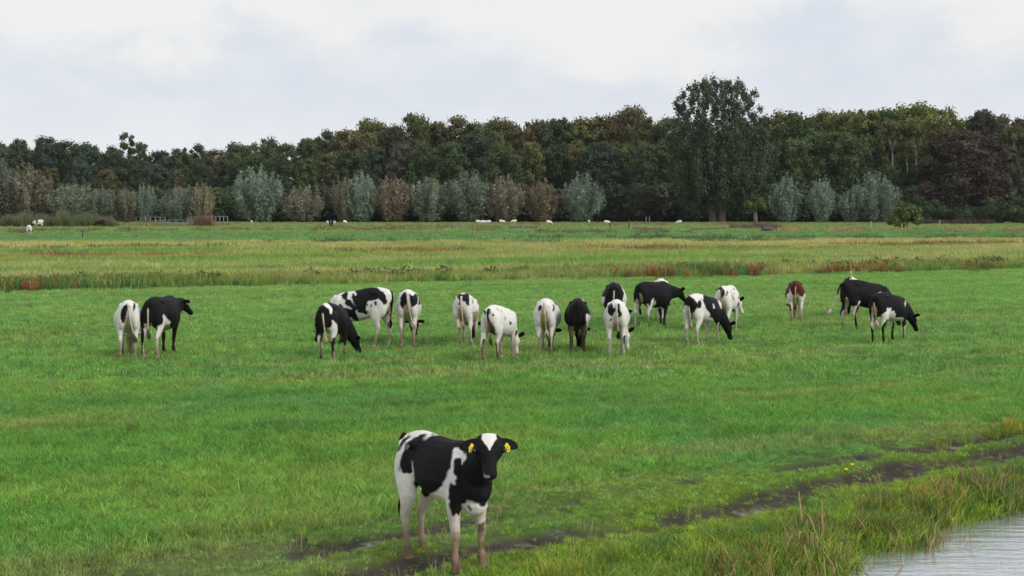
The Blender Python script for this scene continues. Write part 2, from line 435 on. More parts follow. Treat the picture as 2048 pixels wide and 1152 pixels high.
def gcol(x, y):
    """colour of the sward: pasture, rough strips, ditch edges (linear albedo)"""
    x = np.asarray(x, float); y = np.asarray(y, float)
    q1, q2, p = strip_q(x, y)
    big = fbm(p / 4.2, q1 / 1.5, seed=51); med = fbm(x / 1.7, y / 1.7, seed=52); st = fbm(p / 14, q1 / 1.1, seed=53, oct=3); huge = fbm(x / 30, y / 30, seed=54, oct=2)
    c = np.empty(x.shape + (3,)); c[:] = (.080, .172, .036)
    c = mix(c, np.array([.062, .160, .052]), sstep(.50, .70, med) * .45)
    c = mix(c, np.array([.125, .188, .042]), sstep(.52, .70, big) * .55)
    c = mix(c, np.array([.185, .185, .078]), sstep(.55, .72, st) * .52)
    c = mix(c, np.array([.055, .140, .038]), sstep(.42, .30, big) * .45)
    lines = sstep(.80, .97, np.sin((-.30 * x + .95 * y) * 2.9 + 2.2 * (huge - .5) + 1.2 * big)) * (q1 < 60) * sstep(15, 19, y)
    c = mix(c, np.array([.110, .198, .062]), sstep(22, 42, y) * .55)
    c = mix(c, np.array([.165, .185, .075]), lines * .28 * sstep(.35, .6, huge))
    c = c * (1 - .15 * sstep(.56, .70, fbm(p / 3.0, q1 / .8, seed=57)))[..., None]
    sd = bank_sd(x, y)
    bankz = sstep(-3.6, -1.4, sd) * (y < 40)
    c = mix(c, np.array([.125, .185, .028]), bankz * sstep(.35, .55, med))
    # beyond the first ditch
    f2 = sstep(60.5, 62.5, q1)
    rough = mix(np.array([.150, .210, .066]) * np.ones_like(c), np.array([.225, .235, .118]), sstep(.40, .70, fbm(p / 10, q1 / 4, seed=61)))
    rough = mix(rough, np.array([.105, .195, .055]), sstep(.5, .66, fbm(p / 22, q1 / 5, seed=62)))
    c = mix(c, rough, f2)
    ln = np.exp(-((q1 - 97.0 - 2 * (huge - .5)) / 1.8) ** 2)
    c = mix(c, mix(np.array([.17, .085, .05]) * np.ones_like(c), np.array([.32, .25, .12]), sstep(.4, .6, med)), ln * .85)
    tan = sstep(112, 120, q2 + (st - .5) * 8) * (1 - sstep(136, 142, q2 + (st - .5) * 6))
    c = mix(c, mix(np.array([.27, .26, .135]) * np.ones_like(c), np.array([.15, .20, .07]), sstep(.45, .65, big)), tan * .85)
    g3 = sstep(138, 145, q2) * (1 - sstep(198, 206, q2))
    c = mix(c, mix(np.array([.118, .200, .072]) * np.ones_like(c), np.array([.095, .170, .070]), sstep(.4, .6, st)), g3)
    g4 = sstep(200, 206, q2)
    stripes = .5 + .5 * np.sin(q2 * .33 + 3 * (huge - .5))
    c = mix(c, mix(np.array([.10, .20, .055]) * np.ones_like(c), np.array([.20, .185, .085]), sstep(.45, .8, stripes * .6 + .5 * big)), g4)
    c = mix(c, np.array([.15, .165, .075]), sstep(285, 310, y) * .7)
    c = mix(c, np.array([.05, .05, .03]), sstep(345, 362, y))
    return c

def build_ground():
    rows = np.concatenate([[-60, -30, -12, -4, 0, 3, 6], np.arange(8, 27, .095), np.geomspace(27, 75, 80), np.geomspace(78, 4000, 80)])
    u = np.linspace(-1, 1, 221)
    Wd = np.maximum(13.0, .52 * rows + 7)
    X = Wd[:, None] * u[None, :]; Y = np.repeat(rows[:, None], len(u), 1)
    Z = gz(X.ravel(), Y.ravel())
    V = np.stack([X.ravel(), Y.ravel(), Z], 1)
    r, c = len(rows), len(u)
    i = (np.arange(r - 1)[:, None] * c + np.arange(c - 1)[None, :]).ravel()
    Fc = np.stack([i, i + 1, i + c + 1, i + c], 1)
    mud = rut_mask(V[:, 0], V[:, 1]); sd = bank_sd(V[:, 0], V[:, 1])
    mud = np.maximum(mud, sstep(-.55, -.1, sd) * (V[:, 1] < 60) * (sd < 9))
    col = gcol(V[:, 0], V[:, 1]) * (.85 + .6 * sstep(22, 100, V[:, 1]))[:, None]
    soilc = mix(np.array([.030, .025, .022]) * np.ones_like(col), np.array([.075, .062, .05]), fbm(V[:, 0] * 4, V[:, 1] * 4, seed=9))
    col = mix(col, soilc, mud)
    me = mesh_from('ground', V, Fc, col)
    a = me.attributes.new('wet', 'FLOAT', 'POINT'); a.data.foreach_set('value', mud.astype(np.float32))
    m, nt, out = new_mat('sward_and_mud')
    b = nd(nt, 'ShaderNodeBsdfPrincipled'); ca = nd(nt, 'ShaderNodeAttribute', attribute_name='col'); wa = nd(nt, 'ShaderNodeAttribute', attribute_name='wet')
    n = noise_node(nt, 2.2, 8, .65); mr = nd(nt, 'ShaderNodeMapRange'); mr.inputs[1].default_value = .3; mr.inputs[2].default_value = .7; mr.inputs[3].default_value = .62; mr.inputs[4].default_value = 1.3
    nt.links.new(n.outputs[0], mr.inputs[0])
    mm = mixc(nt); nt.links.new(ca.outputs['Color'], mm.inputs[6]); nt.links.new(mr.outputs[0], mm.inputs[7]); nt.links.new(mm.outputs[2], b.inputs['Base Color'])
    # puddles: smooth where the mud is wettest
    n2 = noise_node(nt, 1.7, 4, .5); pm = nd(nt, 'ShaderNodeMapRange'); pm.inputs[1].default_value = .60; pm.inputs[2].default_value = .70
    nt.links.new(n2.outputs[0], pm.inputs[0])
    mu = nd(nt, 'ShaderNodeMath', operation='MULTIPLY'); nt.links.new(pm.outputs[0], mu.inputs[0]); nt.links.new(wa.outputs['Fac'], mu.inputs[1])
    rr = nd(nt, 'ShaderNodeMapRange'); rr.inputs[3].default_value = .85; rr.inputs[4].default_value = .22; nt.links.new(mu.outputs[0], rr.inputs[0]); nt.links.new(rr.outputs[0], b.inputs['Roughness'])
    sp = nd(nt, 'ShaderNodeMapRange'); sp.inputs[3].default_value = .1; sp.inputs[4].default_value = .45; nt.links.new(mu.outputs[0], sp.inputs[0]); nt.links.new(sp.outputs[0], b.inputs['Specular IOR Level'])
    n3 = noise_node(nt, 14, 5, .65); bp = nd(nt, 'ShaderNodeBump'); bp.inputs['Distance'].default_value = .04
    bs = nd(nt, 'ShaderNodeMapRange'); bs.inputs[3].default_value = .7; bs.inputs[4].default_value = .05; nt.links.new(mu.outputs[0], bs.inputs[0]); nt.links.new(bs.outputs[0], bp.inputs['Strength'])
    nt.links.new(n3.outputs[0], bp.inputs['Height']); nt.links.new(bp.outputs[0], b.inputs['Normal'])
    nt.links.new(b.outputs[0], out.inputs[0])
    tag(link('ground', me, m), 'flat green polder pasture with muddy wheel tracks and rough strips', 'ground', kind='structure')
build_ground()

def build_water():
    m, nt, out = new_mat('rippled_water')
    b = nd(nt, 'ShaderNodeBsdfPrincipled'); b.inputs['Base Color'].default_value = (.26, .29, .33, 1); b.inputs['Roughness'].default_value = .05
    b.inputs['IOR'].default_value = 1.33
    g = nd(nt, 'ShaderNodeBsdfGlossy'); g.inputs['Color'].default_value = (.90, .95, 1, 1); g.inputs['Roughness'].default_value = .05
    ms = nd(nt, 'ShaderNodeMixShader'); lw = nd(nt, 'ShaderNodeFresnel'); lw.inputs['IOR'].default_value = 9.0
    n = noise_node(nt, 3.2, 5, .6, mapping=(.40, 1.6, 1)); n2 = noise_node(nt, 16, 3, .5, mapping=(.5, 1.6, 1))
    ad = nd(nt, 'ShaderNodeMath', operation='MULTIPLY_ADD'); ad.inputs[1].default_value = .22
    nt.links.new(n2.outputs[0], ad.inputs[0]); nt.links.new(n.outputs[0], ad.inputs[2])
    bp = nd(nt, 'ShaderNodeBump'); bp.inputs['Strength'].default_value = .38; bp.inputs['Distance'].default_value = .05
    nt.links.new(ad.outputs[0], bp.inputs['Height'])
    for q in (b, g, lw): nt.links.new(bp.outputs[0], q.inputs['Normal'])
    nt.links.new(lw.outputs[0], ms.inputs[0]); nt.links.new(b.outputs[0], ms.inputs[1]); nt.links.new(g.outputs[0], ms.inputs[2]); nt.links.new(ms.outputs[0], out.inputs[0])
    V = []
    for s_, t_ in ((-.8, -60), (8.5, -60), (8.5, 60), (-.8, 60)):
        p = BANK_P + BANK_N * s_ + BANK_D * t_; V.append((p[0], p[1], WATER_Z))
    tag(link('water', mesh_from('water', V, [(0, 1, 2, 3)]), m), 'rippled grey water of the ditch in the corner', 'water', kind='structure')
build_water()

# ------------------------------------------------------------------ grass and herbs
def spread(n, d0, d1, margin=1.5, k=.37):
    d = np.sqrt(RNG.uniform(d0 ** 2, d1 ** 2, n)); x = RNG.uniform(-1, 1, n) * (k * d + margin); return x, d
def plant(name, protos, x, y, scl, tint, label, cat='grass', tilt=.12, mat='grass'):
    n = len(x)
    P = np.stack([x, y, gz(x, y) - .012], 1)
    rot = np.stack([RNG.normal(0, tilt, n), RNG.normal(0, tilt, n), RNG.uniform(0, 6.283, n)], 1)
    return scatter(name, protos, P, rot, scl, tint, M[mat], label, cat)
def jit(c, v=.16):
    n = len(c); return c * (1 + v * RNG.normal(0, 1, (n, 1)).clip(-2, 2)) * (1 + .06 * RNG.normal(0, 1, (n, 3)).clip(-2, 2))

BOOST = np.array([2.62, 2.60, 2.42])
# short sward close to the viewer
x, y = spread(62000, 11.0, 27.5)
m = rut_mask(x, y); sd = bank_sd(x, y)
keep = (RNG.uniform(0, 1, len(x)) > np.clip(m * 1.0, 0, .74)) & (sd < -.25)
x, y = x[keep], y[keep]
hgt = .72 + .55 * fbm(x / .9, y / .9, seed=71) + .25 * sstep(-3.0, -1.4, bank_sd(x, y)) - .35 * rut_mask(x, y)
hgt = hgt * (1 - .55 * rut_near(x, y))
plant('pasture_grass', [blade_tuft(20, .085, .045, .125, .0075, 1.15, s, dry=.06, var=.34) for s in range(5)], x, y, hgt * RNG.uniform(.75, 1.25, len(x)), jit(gcol(x, y) * BOOST, .24), 'short green pasture grass of the near field')
# taller tussocks and pale stalks dotted in it
x, y = spread(7500, 11.5, 44)
k = (fbm(x / 1.2, y / 1.2, seed=75) > .54) & (rut_mask(x, y) < .3) & (rut_near(x, y) < .5) & (bank_sd(x, y) < -.5); x, y = x[k], y[k]
plant('tussock_grass', [blade_tuft(26, .12, .09, .20, .009, .9, 40 + s, dry=.12) for s in range(4)], x, y, RNG.uniform(.6, 1.15, len(x)), jit(gcol(x, y) * np.array([1.7, 2.0, 1.9]), .2), 'darker grass tussocks dotted over the pasture')
x, y = spread(5200, 12, 58)
q1, q2, p = strip_q(x, y); k = (fbm(p / 14, q1 / 1.1, seed=53, oct=3) + .12 * fbm(x, y, seed=77) > .60) & (bank_sd(x, y) < -.5) & (q1 < 60); x, y = x[k], y[k]
plant('seed_stalks', [blade_tuft(7, .12, .12, .26, .006, .45, 60 + s) for s in range(3)], x, y, RNG.uniform(.6, 1.1, len(x)), jit(np.tile(np.array([.36, .32, .15]), (len(x), 1)), .2), 'thin straw coloured grass stalks in rows')
# mid field
x, y = spread(80000, 26.0, 92.0, 2.5)
q1, _, _ = strip_q(x, y); k = q1 < 62.5; x, y = x[k], y[k]
plant('meadow_grass', [blade_tuft(26, .17, .05, .13, .013, 1.1, 80 + s, dry=.05, var=.34) for s in range(4)], x, y, (.7 + .5 * fbm(x / 1.5, y / 1.5, seed=78)) * RNG.uniform(.8, 1.2, len(x)), jit(gcol(x, y) * BOOST), 'green pasture grass around the herd')
# rough strips beyond the ditch
x, y = spread(60000, 58.0, 150.0, 4)
q1, q2, p = strip_q(x, y); k = q1 > 61; x, y, q2, p, q1 = x[k], y[k], q2[k], p[k], q1[k]
hh = .8 + .9 * fbm(p / 9, q1 / 3, seed=79) * (1 - sstep(138, 145, q2) * .6)
plant('rough_grass', [blade_tuft(30, .42, .12, .36, .024, .6, 100 + s, dry=.10) for s in range(4)], x, y, hh * RNG.uniform(.7, 1.2, len(x)), jit(gcol(x, y) * np.array([1.95, 1.98, 1.75])), 'rough yellowish grass strips beyond the ditch')
x, y = spread(46000, 140.0, 350.0, 8)
plant('far_grass', [blade_tuft(26, .8, .10, .30, .06, .6, 120 + s) for s in range(3)], x, y, RNG.uniform(.5, 1.15, len(x)), jit(gcol(x, y) * np.array([1.8, 1.85, 1.75]), .18), 'distant green and straw coloured meadow grass')

# ditch edge: tall olive grass, red dock, dark herbs
def along(n, q0, spread_q, d0=-50, d1=130):
    p = RNG.uniform(d0, d1, n); q = q0 + RNG.normal(0, spread_q, n)
    return .9063 * p - .4226 * q, .4226 * p + .9063 * q, p, q
def seen(x, y): return (y > 20) & (np.abs(x) < .40 * y + 4)
x, y, p, q = along(9000, 63.0, 1.3); k = seen(x, y); x, y, p = x[k], y[k], p[k]
v = fbm(p / 5, q[k] / 2, seed=91)
tc_ = mix(np.array([.15, .20, .055]) * np.ones((len(x), 3)), np.array([.27, .26, .10]), sstep(.42, .60, v)); tc_ = mix(tc_, np.array([.085, .14, .050]), sstep(.46, .32, v))
plant('ditch_grass', [blade_tuft(34, .30, .25, .72, .024, .5, 140 + s, dry=.06) for s in range(4)], x, y, RNG.uniform(.45, 1.0, len(x)) * (.6 + .8 * fbm(p / 4, p * 0, seed=92)), jit(tc_ * np.array([1.25, 1.48, 1.35])), 'tall olive grass along the far side of the ditch')
def dock_proto(seed):
    r = np.random.default_rng(seed); V, Fc, C = blade_tuft(12, .22, .15, .40, .045, .8, seed, base=(.45, .9, .6))
    for s_ in range(9):                                                       # rusty seed spikes
        bx, by = r.normal(0, .14, 2); h = r.uniform(.45, .85)
        for j in range(12):
            z = h * r.uniform(.35, 1); w = .035 * (1.2 - z / h * .6); a = r.uniform(0, 3.14); o = len(V); cx, cy = bx + r.normal(0, .02), by + r.normal(0, .02)
            V += [(cx - w * math.cos(a), cy - w * math.sin(a), z - .03), (cx + w * math.cos(a), cy + w * math.sin(a), z - .03), (cx + w * .5 * math.cos(a), cy + w * .5 * math.sin(a), z + .05), (cx - w * .5 * math.cos(a), cy - w * .5 * math.sin(a), z + .05)]
            Fc.append((o, o + 1, o + 2, o + 3)); C += [tuple(np.array([1, 1, 1]) * r.uniform(.7, 1.3))] * 4
    return V, Fc, C
reds = [(40, 579, 30, 0), (115, 576, 28, 0), (222, 571, 22, 1), (325, 568, 26, 2), (535, 561, 30, 0), (1315, 552, 44, 0), (1515, 547, 24, 3), (1450, 548, 20, 0), (1685, 543, 26, 0), (1745, 541, 40, 1), (1935, 535, 26, 1), (1985, 534, 26, 1), (1640, 545, 16, 2)]
RX, RY, RT = [], [], []
rc = [(.34, .155, .075), (.42, .20, .085), (.32, .20, .10), (.38, .11, .09)]
for px, py, w, ci in reds:
    n = int(w * .95)
    for j in range(n):
        gx, gy = at(px + RNG.normal(0, w * .85), py + RNG.uniform(-1, 6)); RX.append(gx); RY.append(gy); RT.append(rc[ci])
RX, RY = np.array(RX), np.array(RY)
plant('red_dock', [dock_proto(160 + s) for s in range(3)], RX, RY, RNG.uniform(.32, .72, len(RX)), jit(np.array(RT), .25), 'rust red dock seed heads along the ditch edge', 'dock')
def herb_proto(seed, n=70):
    r = np.random.default_rng(seed); V, Fc, C = [], [], []
    for j in range(n):
        a = r.uniform(0, 6.283); e = r.uniform(0, 1) ** .6; rr = .42 * math.sqrt(r.uniform()); z = .62 * e * (1 - (rr / .45) ** 2 * .6)
        c = np.array([rr * math.cos(a), rr * math.sin(a), z]); u = r.normal(0, 1, 3); u /= np.linalg.norm(u); w = np.cross(u, r.normal(0, 1, 3)); w /= np.linalg.norm(w); sz = r.uniform(.05, .10)
        o = len(V); V += [tuple(c - u * sz), tuple(c + w * sz * .45), tuple(c + u * sz), tuple(c - w * sz * .45)]; Fc.append((o, o + 1, o + 2, o + 3)); C += [tuple(np.ones(3) * r.uniform(.6, 1.4))] * 4
    return V, Fc, C
x, y, p, q = along(700, 63.6, 1.0); k = seen(x, y) & (fbm(p / 3.5, p * 0, seed=93) > .50); x, y = x[k], y[k]
plant('ditch_herbs', [herb_proto(170 + s) for s in range(3)], x, y, RNG.uniform(.6, 1.15, len(x)), jit(np.tile(np.array([.08, .13, .055]), (len(x), 1)), .25), 'dark leafy weeds along the ditch edge', 'weeds', mat='leafs')
# second, farther rows of weeds
xs, ys, ts = [], [], []
for q0, n, c1 in ((98.5, 1500, (.16, .13, .06)), (117, 900, (.10, .14, .055))):
    x, y, p, q = along(n, q0, 1.2, -80, 190); k = seen(x, y) & (fbm(p / 8, p * 0, seed=int(q0)) > .46); xs.append(x[k]); ys.append(y[k]); ts.append(np.tile(np.array(c1), (k.sum(), 1)))
for (px0, px1, py, n, c1) in ((540, 1120, 489, 170, (.055, .11, .06)), (1150, 1500, 484, 90, (.05, .10, .055)), (1560, 1900, 482, 150, (.06, .11, .055)), (1000, 2048, 478, 70, (.06, .11, .05)), (0, 420, 463, 130, (.12, .15, .06)), (430, 1000, 461, 200, (.15, .145, .07)), (0, 60, 467, 40, (.14, .10, .06)), (1550, 2048, 462, 420, (.26, .20, .11)), (1080, 1500, 466, 100, (.12, .13, .06)), (240, 470, 452, 120, (.17, .15, .08)), (640, 1000, 456, 160, (.16, .15, .08)), (1000, 1480, 450, 260, (.17, .16, .08))):
    px = RNG.uniform(px0, px1, n); py_ = py + RNG.normal(0, 1.0, n); k = fbm(px / 40, px * 0, seed=int(py)) > .42
    d = FPX * CAM_H / (py_ - HOR); xs.append(((px - 1024) / FPX * d)[k]); ys.append(d[k]); ts.append(np.tile(np.array(c1), (k.sum(), 1)))
x, y, t = np.concatenate(xs), np.concatenate(ys), np.concatenate(ts)
plant('field_weeds', [blade_tuft(40, .7, .25, .62, .06, .5, 180 + s, dry=.15) for s in range(3)], x, y, RNG.uniform(.6, 1.25, len(x)), jit(t * 1.4, .22), 'low rough weeds in lines across the far fields', 'weeds')

# near bank of the water: lush grass, old reed stubble, blue-green reed blades
def bank_pts(n, s0, s1, t0=-1.6, t1=22):
    s_ = RNG.uniform(s0, s1, n); t_ = RNG.uniform(t0, t1, n)
    x = BANK_P[0] + BANK_N[0] * s_ + BANK_D[0] * t_; y = BANK_P[1] + BANK_N[1] * s_ + BANK_D[1] * t_
    k = (np.abs(x) < .42 * y + 1.5) & (y > 10); return x[k], y[k]
x, y = bank_pts(4600, -2.4, .1, -3.0); k = (bank_sd(x, y) < -.05) & (fbm(x / .7, y / .7, seed=95) > .40) & (seg_dist(x, y, RUTS[1]) > .75); x, y = x[k], y[k]
v = fbm(x / .8, y / .8, seed=96)
tb = mix(np.array([.18, .28, .045]) * np.ones((len(x), 3)), np.array([.38, .37, .07]), sstep(.5, .66, v)); tb = mix(tb, np.array([.085, .20, .06]), sstep(.48, .34, v))
plant('bank_grass', [blade_tuft(34, .12, .09, .22, .009, .95, 200 + s, dry=.22) for s in range(4)], x, y, RNG.uniform(.65, 1.15, len(x)), jit(tb, .18), 'lush yellow green grass on the bank')
x, y = bank_pts(2000, -1.1, .3); sd = bank_sd(x, y); k = (sd < .10) & (sd > -.85) & (fbm(x / .9, y / .9, seed=97) > .44); x, y = x[k], y[k]
plant('reed_blades', [blade_tuft(18, .10, .16, .38, .012, .7, 220 + s, dry=.42, drycol=(3.2, 1.5, 1.8)) for s in range(4)], x, y, RNG.uniform(.55, 1.05, len(x)), jit(np.tile(np.array([.11, .20, .055]), (len(x), 1)), .25), 'dark green reed blades at the edge of the water', 'reeds')
def stub_proto(seed):
    r = np.random.default_rng(seed); mb = MB()
    for j in range(6):
        bx, by = r.normal(0, .07, 2); h = r.uniform(.08, .24) if r.uniform() < .93 else r.uniform(.26, .42); lx, ly = r.normal(0, .07 * h / .3, 2)
        kx, ky = (r.normal(0, .05, 2) if r.uniform() < .4 else (0, 0))
        mb.tube([(bx, by, 0), (bx + lx * .5, by + ly * .5, h * .55), (bx + lx + kx, by + ly + ky, h)], [.0055, .005, .0035], 4, np.array([1, 1, 1]) * r.uniform(.6, 1.35), cap=False)
    return mb.v, mb.f, mb.c
x, y = bank_pts(1500, -1.0, .2); sd = bank_sd(x, y); k = (sd < .06) & (sd > -.85) & (fbm(x / .5, y / .5, seed=98) > .46); x, y = x[k], y[k]
tr = mix(np.array([.50, .41, .22]) * np.ones((len(x), 3)), np.array([.36, .25, .14]), fbm(x * 2, y * 2, seed=99))
plant('reed_stubble', [stub_proto(240 + s) for s in range(6)], x, y, RNG.uniform(.7, 1.2, len(x)), jit(tr, .22), 'dry brown reed stalks at the edge of the water', 'reeds')
# reed belt at the far left
px = RNG.uniform(-60, 250, 1500); d = RNG.uniform(262, 300, 1500); x = (px - 1024) / FPX * d
rb_ = fbm(px / 16, px * 0 + 3, seed=87)
plant('reed_belt', [blade_tuft(34, .9, 1.2, 2.7, .09, .25, 260 + s, dry=.1) for s in range(3)], x, d, RNG.uniform(.45, 1.1, len(x)) * (.35 + 1.15 * rb_) * sstep(250, 205, px), jit(mix(np.array([.12, .15, .085]) * np.ones((1500, 3)), np.array([.20, .18, .11]), sstep(.6, .75, fbm(x / 4, d / 6, seed=88))), .2), 'tall grey green reed belt below the willows', 'reeds')
# two dandelions on the track
for px, py in ((1692, 948), (1704, 941)):
    gx, gy = at(px, py); t = empty('dandelion', (gx, gy, gz(gx, gy)))
    mb = MB(); mb.tube([(0, 0, 0), (.004, 0, .07), (0, .005, .13)], .003, 5); mb.build('stem', M['green'], t)
    mb = MB(); mb.ball((0, .005, .135), (.026, .026, .012), n=10, m=5); mb.build('flower_head', M['yellow'], t)
    tag(t, 'small yellow flower at the track, ' + ('the lower of two' if py > 945 else 'the upper of two'), 'flower', 'yellow flowers at the track')

# ------------------------------------------------------------------ trees
def crown_mesh(name, lobes, n, leaf, seed, inner=.35, flat=.0, var=.3, up=0.0, ragged=.10):
    """leaf sprays spread through the shells of many lobes; lobes: (centre, radii)"""
    r = np.random.default_rng(seed)
    C = np.array([l[0] for l in lobes]); R = np.array([l[1] for l in lobes])
    w = (R[:, 0] * R[:, 2]); w = w / w.sum()
    li = r.choice(len(lobes), n, p=w)
    d = r.normal(0, 1, (n, 3)); d /= np.linalg.norm(d, axis=1)[:, None]
    rad = 1 - inner * r.uniform(0, 1, n) ** 1.6 + ragged * r.normal(0, 1, n).clip(-1, 2.2)
    P = C[li] + d * R[li] * rad[:, None]
    nrm = d + r.normal(0, .55, (n, 3)) + np.array([0, 0, up]); nrm /= np.linalg.norm(nrm, axis=1)[:, None]
    t = np.cross(nrm, r.normal(0, 1, (n, 3))); t /= np.linalg.norm(t, axis=1)[:, None]
    if flat: t = t * (1 - flat) + d * flat; t -= nrm * (t * nrm).sum(1)[:, None]; t /= np.linalg.norm(t, axis=1)[:, None]
    b = np.cross(nrm, t)
    sz = leaf * r.uniform(.55, 1.25, n)[:, None]
    asp = (.55 if not flat else .30)
    V = np.stack([P - t * sz, P + b * sz * asp + nrm * sz * .12, P + t * sz, P - b * sz * asp + nrm * sz * .12], 1).reshape(-1, 3)
    Fc = np.arange(4 * n).reshape(n, 4)
    lobev = r.uniform(1 - var, 1 + var, len(lobes))[li]
    col = (lobev * r.uniform(.75, 1.25, n))[:, None] * np.stack([1 + .12 * r.normal(0, 1, n), np.ones(n), 1 + .10 * r.normal(0, 1, n)], 1)
    return mesh_from(name, V, Fc, np.repeat(np.clip(col, .2, 2.5), 4, 0), smooth=False)
def broad_lobes(seed, h=20, w=5.2, base=.22, nl=60, top=1.0):
    """boughs of a broadleaf crown: many unequal lobes inside an uneven dome"""
    r = random.Random(seed); L = []
    amp = [r.uniform(.75, 1.15) for k in range(7)]
    for i in range(nl):
        t = (i + .5) / nl; z = h * (base + (1 - base) * t)
        env = (.62 + .38 * min(1, t / .3)) if t < .5 else math.sqrt(max(.03, 1 - ((t - .5) / .52) ** 2))
        a = i * 2.399 + r.uniform(-.4, .4); env *= amp[int((a % 6.283) / 6.283 * 7) % 7]
        rr = w * env * math.sqrt(r.uniform(.18, 1.0)); s = w * r.uniform(.13, .27)
        L.append(((rr * math.cos(a), rr * math.sin(a), min(z, h - s * .6) + r.uniform(-.5, .5)), (s * r.uniform(.9, 1.3), s * r.uniform(.9, 1.3), s * r.uniform(.7, 1.15))))
    return L
def trunk_mesh(name, h, r0, limbs, seed, fork=0):
    q = random.Random(seed); mb = MB()
    mb.tube([(0, 0, -.3), (0, 0, .3), (q.uniform(-.2, .2), q.uniform(-.2, .2), h * .35), (q.uniform(-.5, .5), q.uniform(-.4, .4), h * .8)], [r0 * 1.5, r0 * 1.1, r0 * .8, r0 * .25], 8)
    for c in limbs:
        c = Vector(c); s = Vector((0, 0, max(.15 * h, c.z * .55)))
        mb.tube([s, s.lerp(c, .5) + Vector((0, 0, .3)), c], [r0 * .42, r0 * .25, r0 * .07], 5)
    return mb.mesh(name)
def forest_kind(i, h, w, nl, n, leaf, base, seed, **kw):
    L = broad_lobes(seed, h, w, base, nl)
    return (crown_mesh('crown', L, n, leaf, seed, inner=.75, var=.2, ragged=.36, **kw), trunk_mesh('trunk', h, .28 + w * .02, [l[0] for l in L[::4]], seed))
KINDS = [forest_kind(i, *a) for i, a in enumerate([
    (20, 5.4, 64, 15000, .34, .08, 11), (20, 4.6, 56, 13000, .34, .06, 12), (20, 6.2, 76, 17000, .35, .08, 13), (20, 5.0, 60, 14000, .32, .06, 14), (20, 4.0, 50, 11000, .32, .08, 15), (20, 5.8, 80, 16000, .34, .05, 16)])]
def airy(seed):
    L = broad_lobes(seed, 20, 3.4, .30, 34)
    return crown_mesh('crown', L, 4200, .32, seed, ragged=.3), trunk_mesh('trunk', 20, .3, [l[0] for l in L[::2]], seed)
KINDS.append(airy(31)); KINDS.append(airy(32))
def put_tree(name, kind, x, y, hscale, wscale, color, label, group, leafm='leaf', barkm='bark', rz=None, cat='tree'):
    """kind: (crown mesh, trunk mesh); copies share them"""
    t = empty(name, (x, y, gz(x, y)), rz if rz is not None else RNG.uniform(0, 6.28)); t.scale = (wscale, wscale, hscale)
    for nm, me, mt in (('crown', kind[0], leafm), ('trunk', kind[1], barkm)):
        o = link(nm, me, M[mt], t); o.color = (*color, 1)
    tag(t, label, cat, group); return t

GREEN = dict(dark=(.058, .084, .048), green=(.066, .100, .046), olive=(.092, .105, .046), brown=(.096, .094, .052), rust=(.088, .074, .052), blue=(.052, .078, .058), yellow=(.105, .130, .046), purple=(.072, .074, .056))
GREEN = {k: tuple(np.array(v) * np.array([1.60, 1.50, 1.42])) for k, v in GREEN.items()}
WORD = dict(dark='dark green', green='mid green', olive='olive', brown='brownish', rust='russet', blue='blue green', yellow='yellow green', purple='purplish brown')
SKY = [(-60, 288, 'dark'), (-12, 284, 'blue'), (40, 278, 'dark'), (88, 277, 'blue'), (135, 284, 'dark'), (178, 290, 'blue'), (225, 296, 'dark'), (320, 302, 'blue'), (362, 296, 'green'), (398, 292, 'dark'), (435, 301, 'brown'), (478, 289, 'dark'), (528, 280, 'green'),
       (572, 288, 'dark'), (612, 276, 'green'), (655, 265, 'dark'), (700, 262, 'brown'), (748, 243, 'olive'), (790, 256, 'purple'), (828, 229, 'olive'), (872, 243, 'brown'), (915, 238, 'brown'), (962, 247, 'green'), (1008, 241, 'olive'), (1056, 247, 'brown'),
       (1090, 243, 'olive'), (1122, 236, 'dark'), (1165, 240, 'olive'), (1205, 234, 'brown'), (1258, 219, 'brown'), (1300, 238, 'olive'), (1345, 236, 'dark'), (1392, 240, 'green'), (1480, 238, 'dark'), (1562, 226, 'olive'), (1605, 233, 'green'), (1648, 228, 'olive'),
       (1692, 223, 'yellow'), (1732, 219, 'yellow'), (1770, 223, 'green'), (1808, 214, 'yellow'), (1848, 213, 'yellow'), (1884, 222, 'yellow'), (1925, 240, 'green'), (1965, 219, 'purple'), (2005, 236, 'brown'), (2050, 238, 'purple'), (2100, 236, 'dark')]
FRONT = [(-30, 330, 'blue', 0), (30, 340, 'dark', 2), (100, 336, 'olive', 1), (160, 322, 'blue', 0), (215, 340, 'brown', 3), (262, 318, 'dark', 5), (310, 330, 'blue', 2), (352, 338, 'brown', 1), (400, 325, 'dark', 0), (455, 320, 'dark', 2), (505, 312, 'green', 5),
         (560, 310, 'dark', 0), (610, 316, 'green', 1), (655, 308, 'olive', 3), (705, 302, 'dark', 2), (752, 296, 'blue', 1), (800, 292, 'purple', 4), (850, 290, 'green', 0), (900, 286, 'green', 3), (955, 270, 'blue', 2), (1005, 290, 'green', 5), (1060, 284, 'olive', 1), (1112, 292, 'dark', 0),
         (1160, 296, 'olive', 3), (1200, 286, 'blue', 2), (1245, 290, 'green', 0), (1290, 292, 'dark', 4), (1335, 280, 'green', 1), (1385, 290, 'dark', 0), (1490, 300, 'blue', 5), (1545, 284, 'dark', 2), (1590, 278, 'green', 3), (1635, 270, 'green', 5), (1680, 266, 'green', 2), (1728, 292, 'dark', 4),
         (1775, 330, 'green', 1), (1830, 340, 'dark', 0), (2015, 292, 'purple', 1), (2060, 300, 'dark', 0)]
def zt(py, d): return CAM_H - (py - HOR) / FPX * d
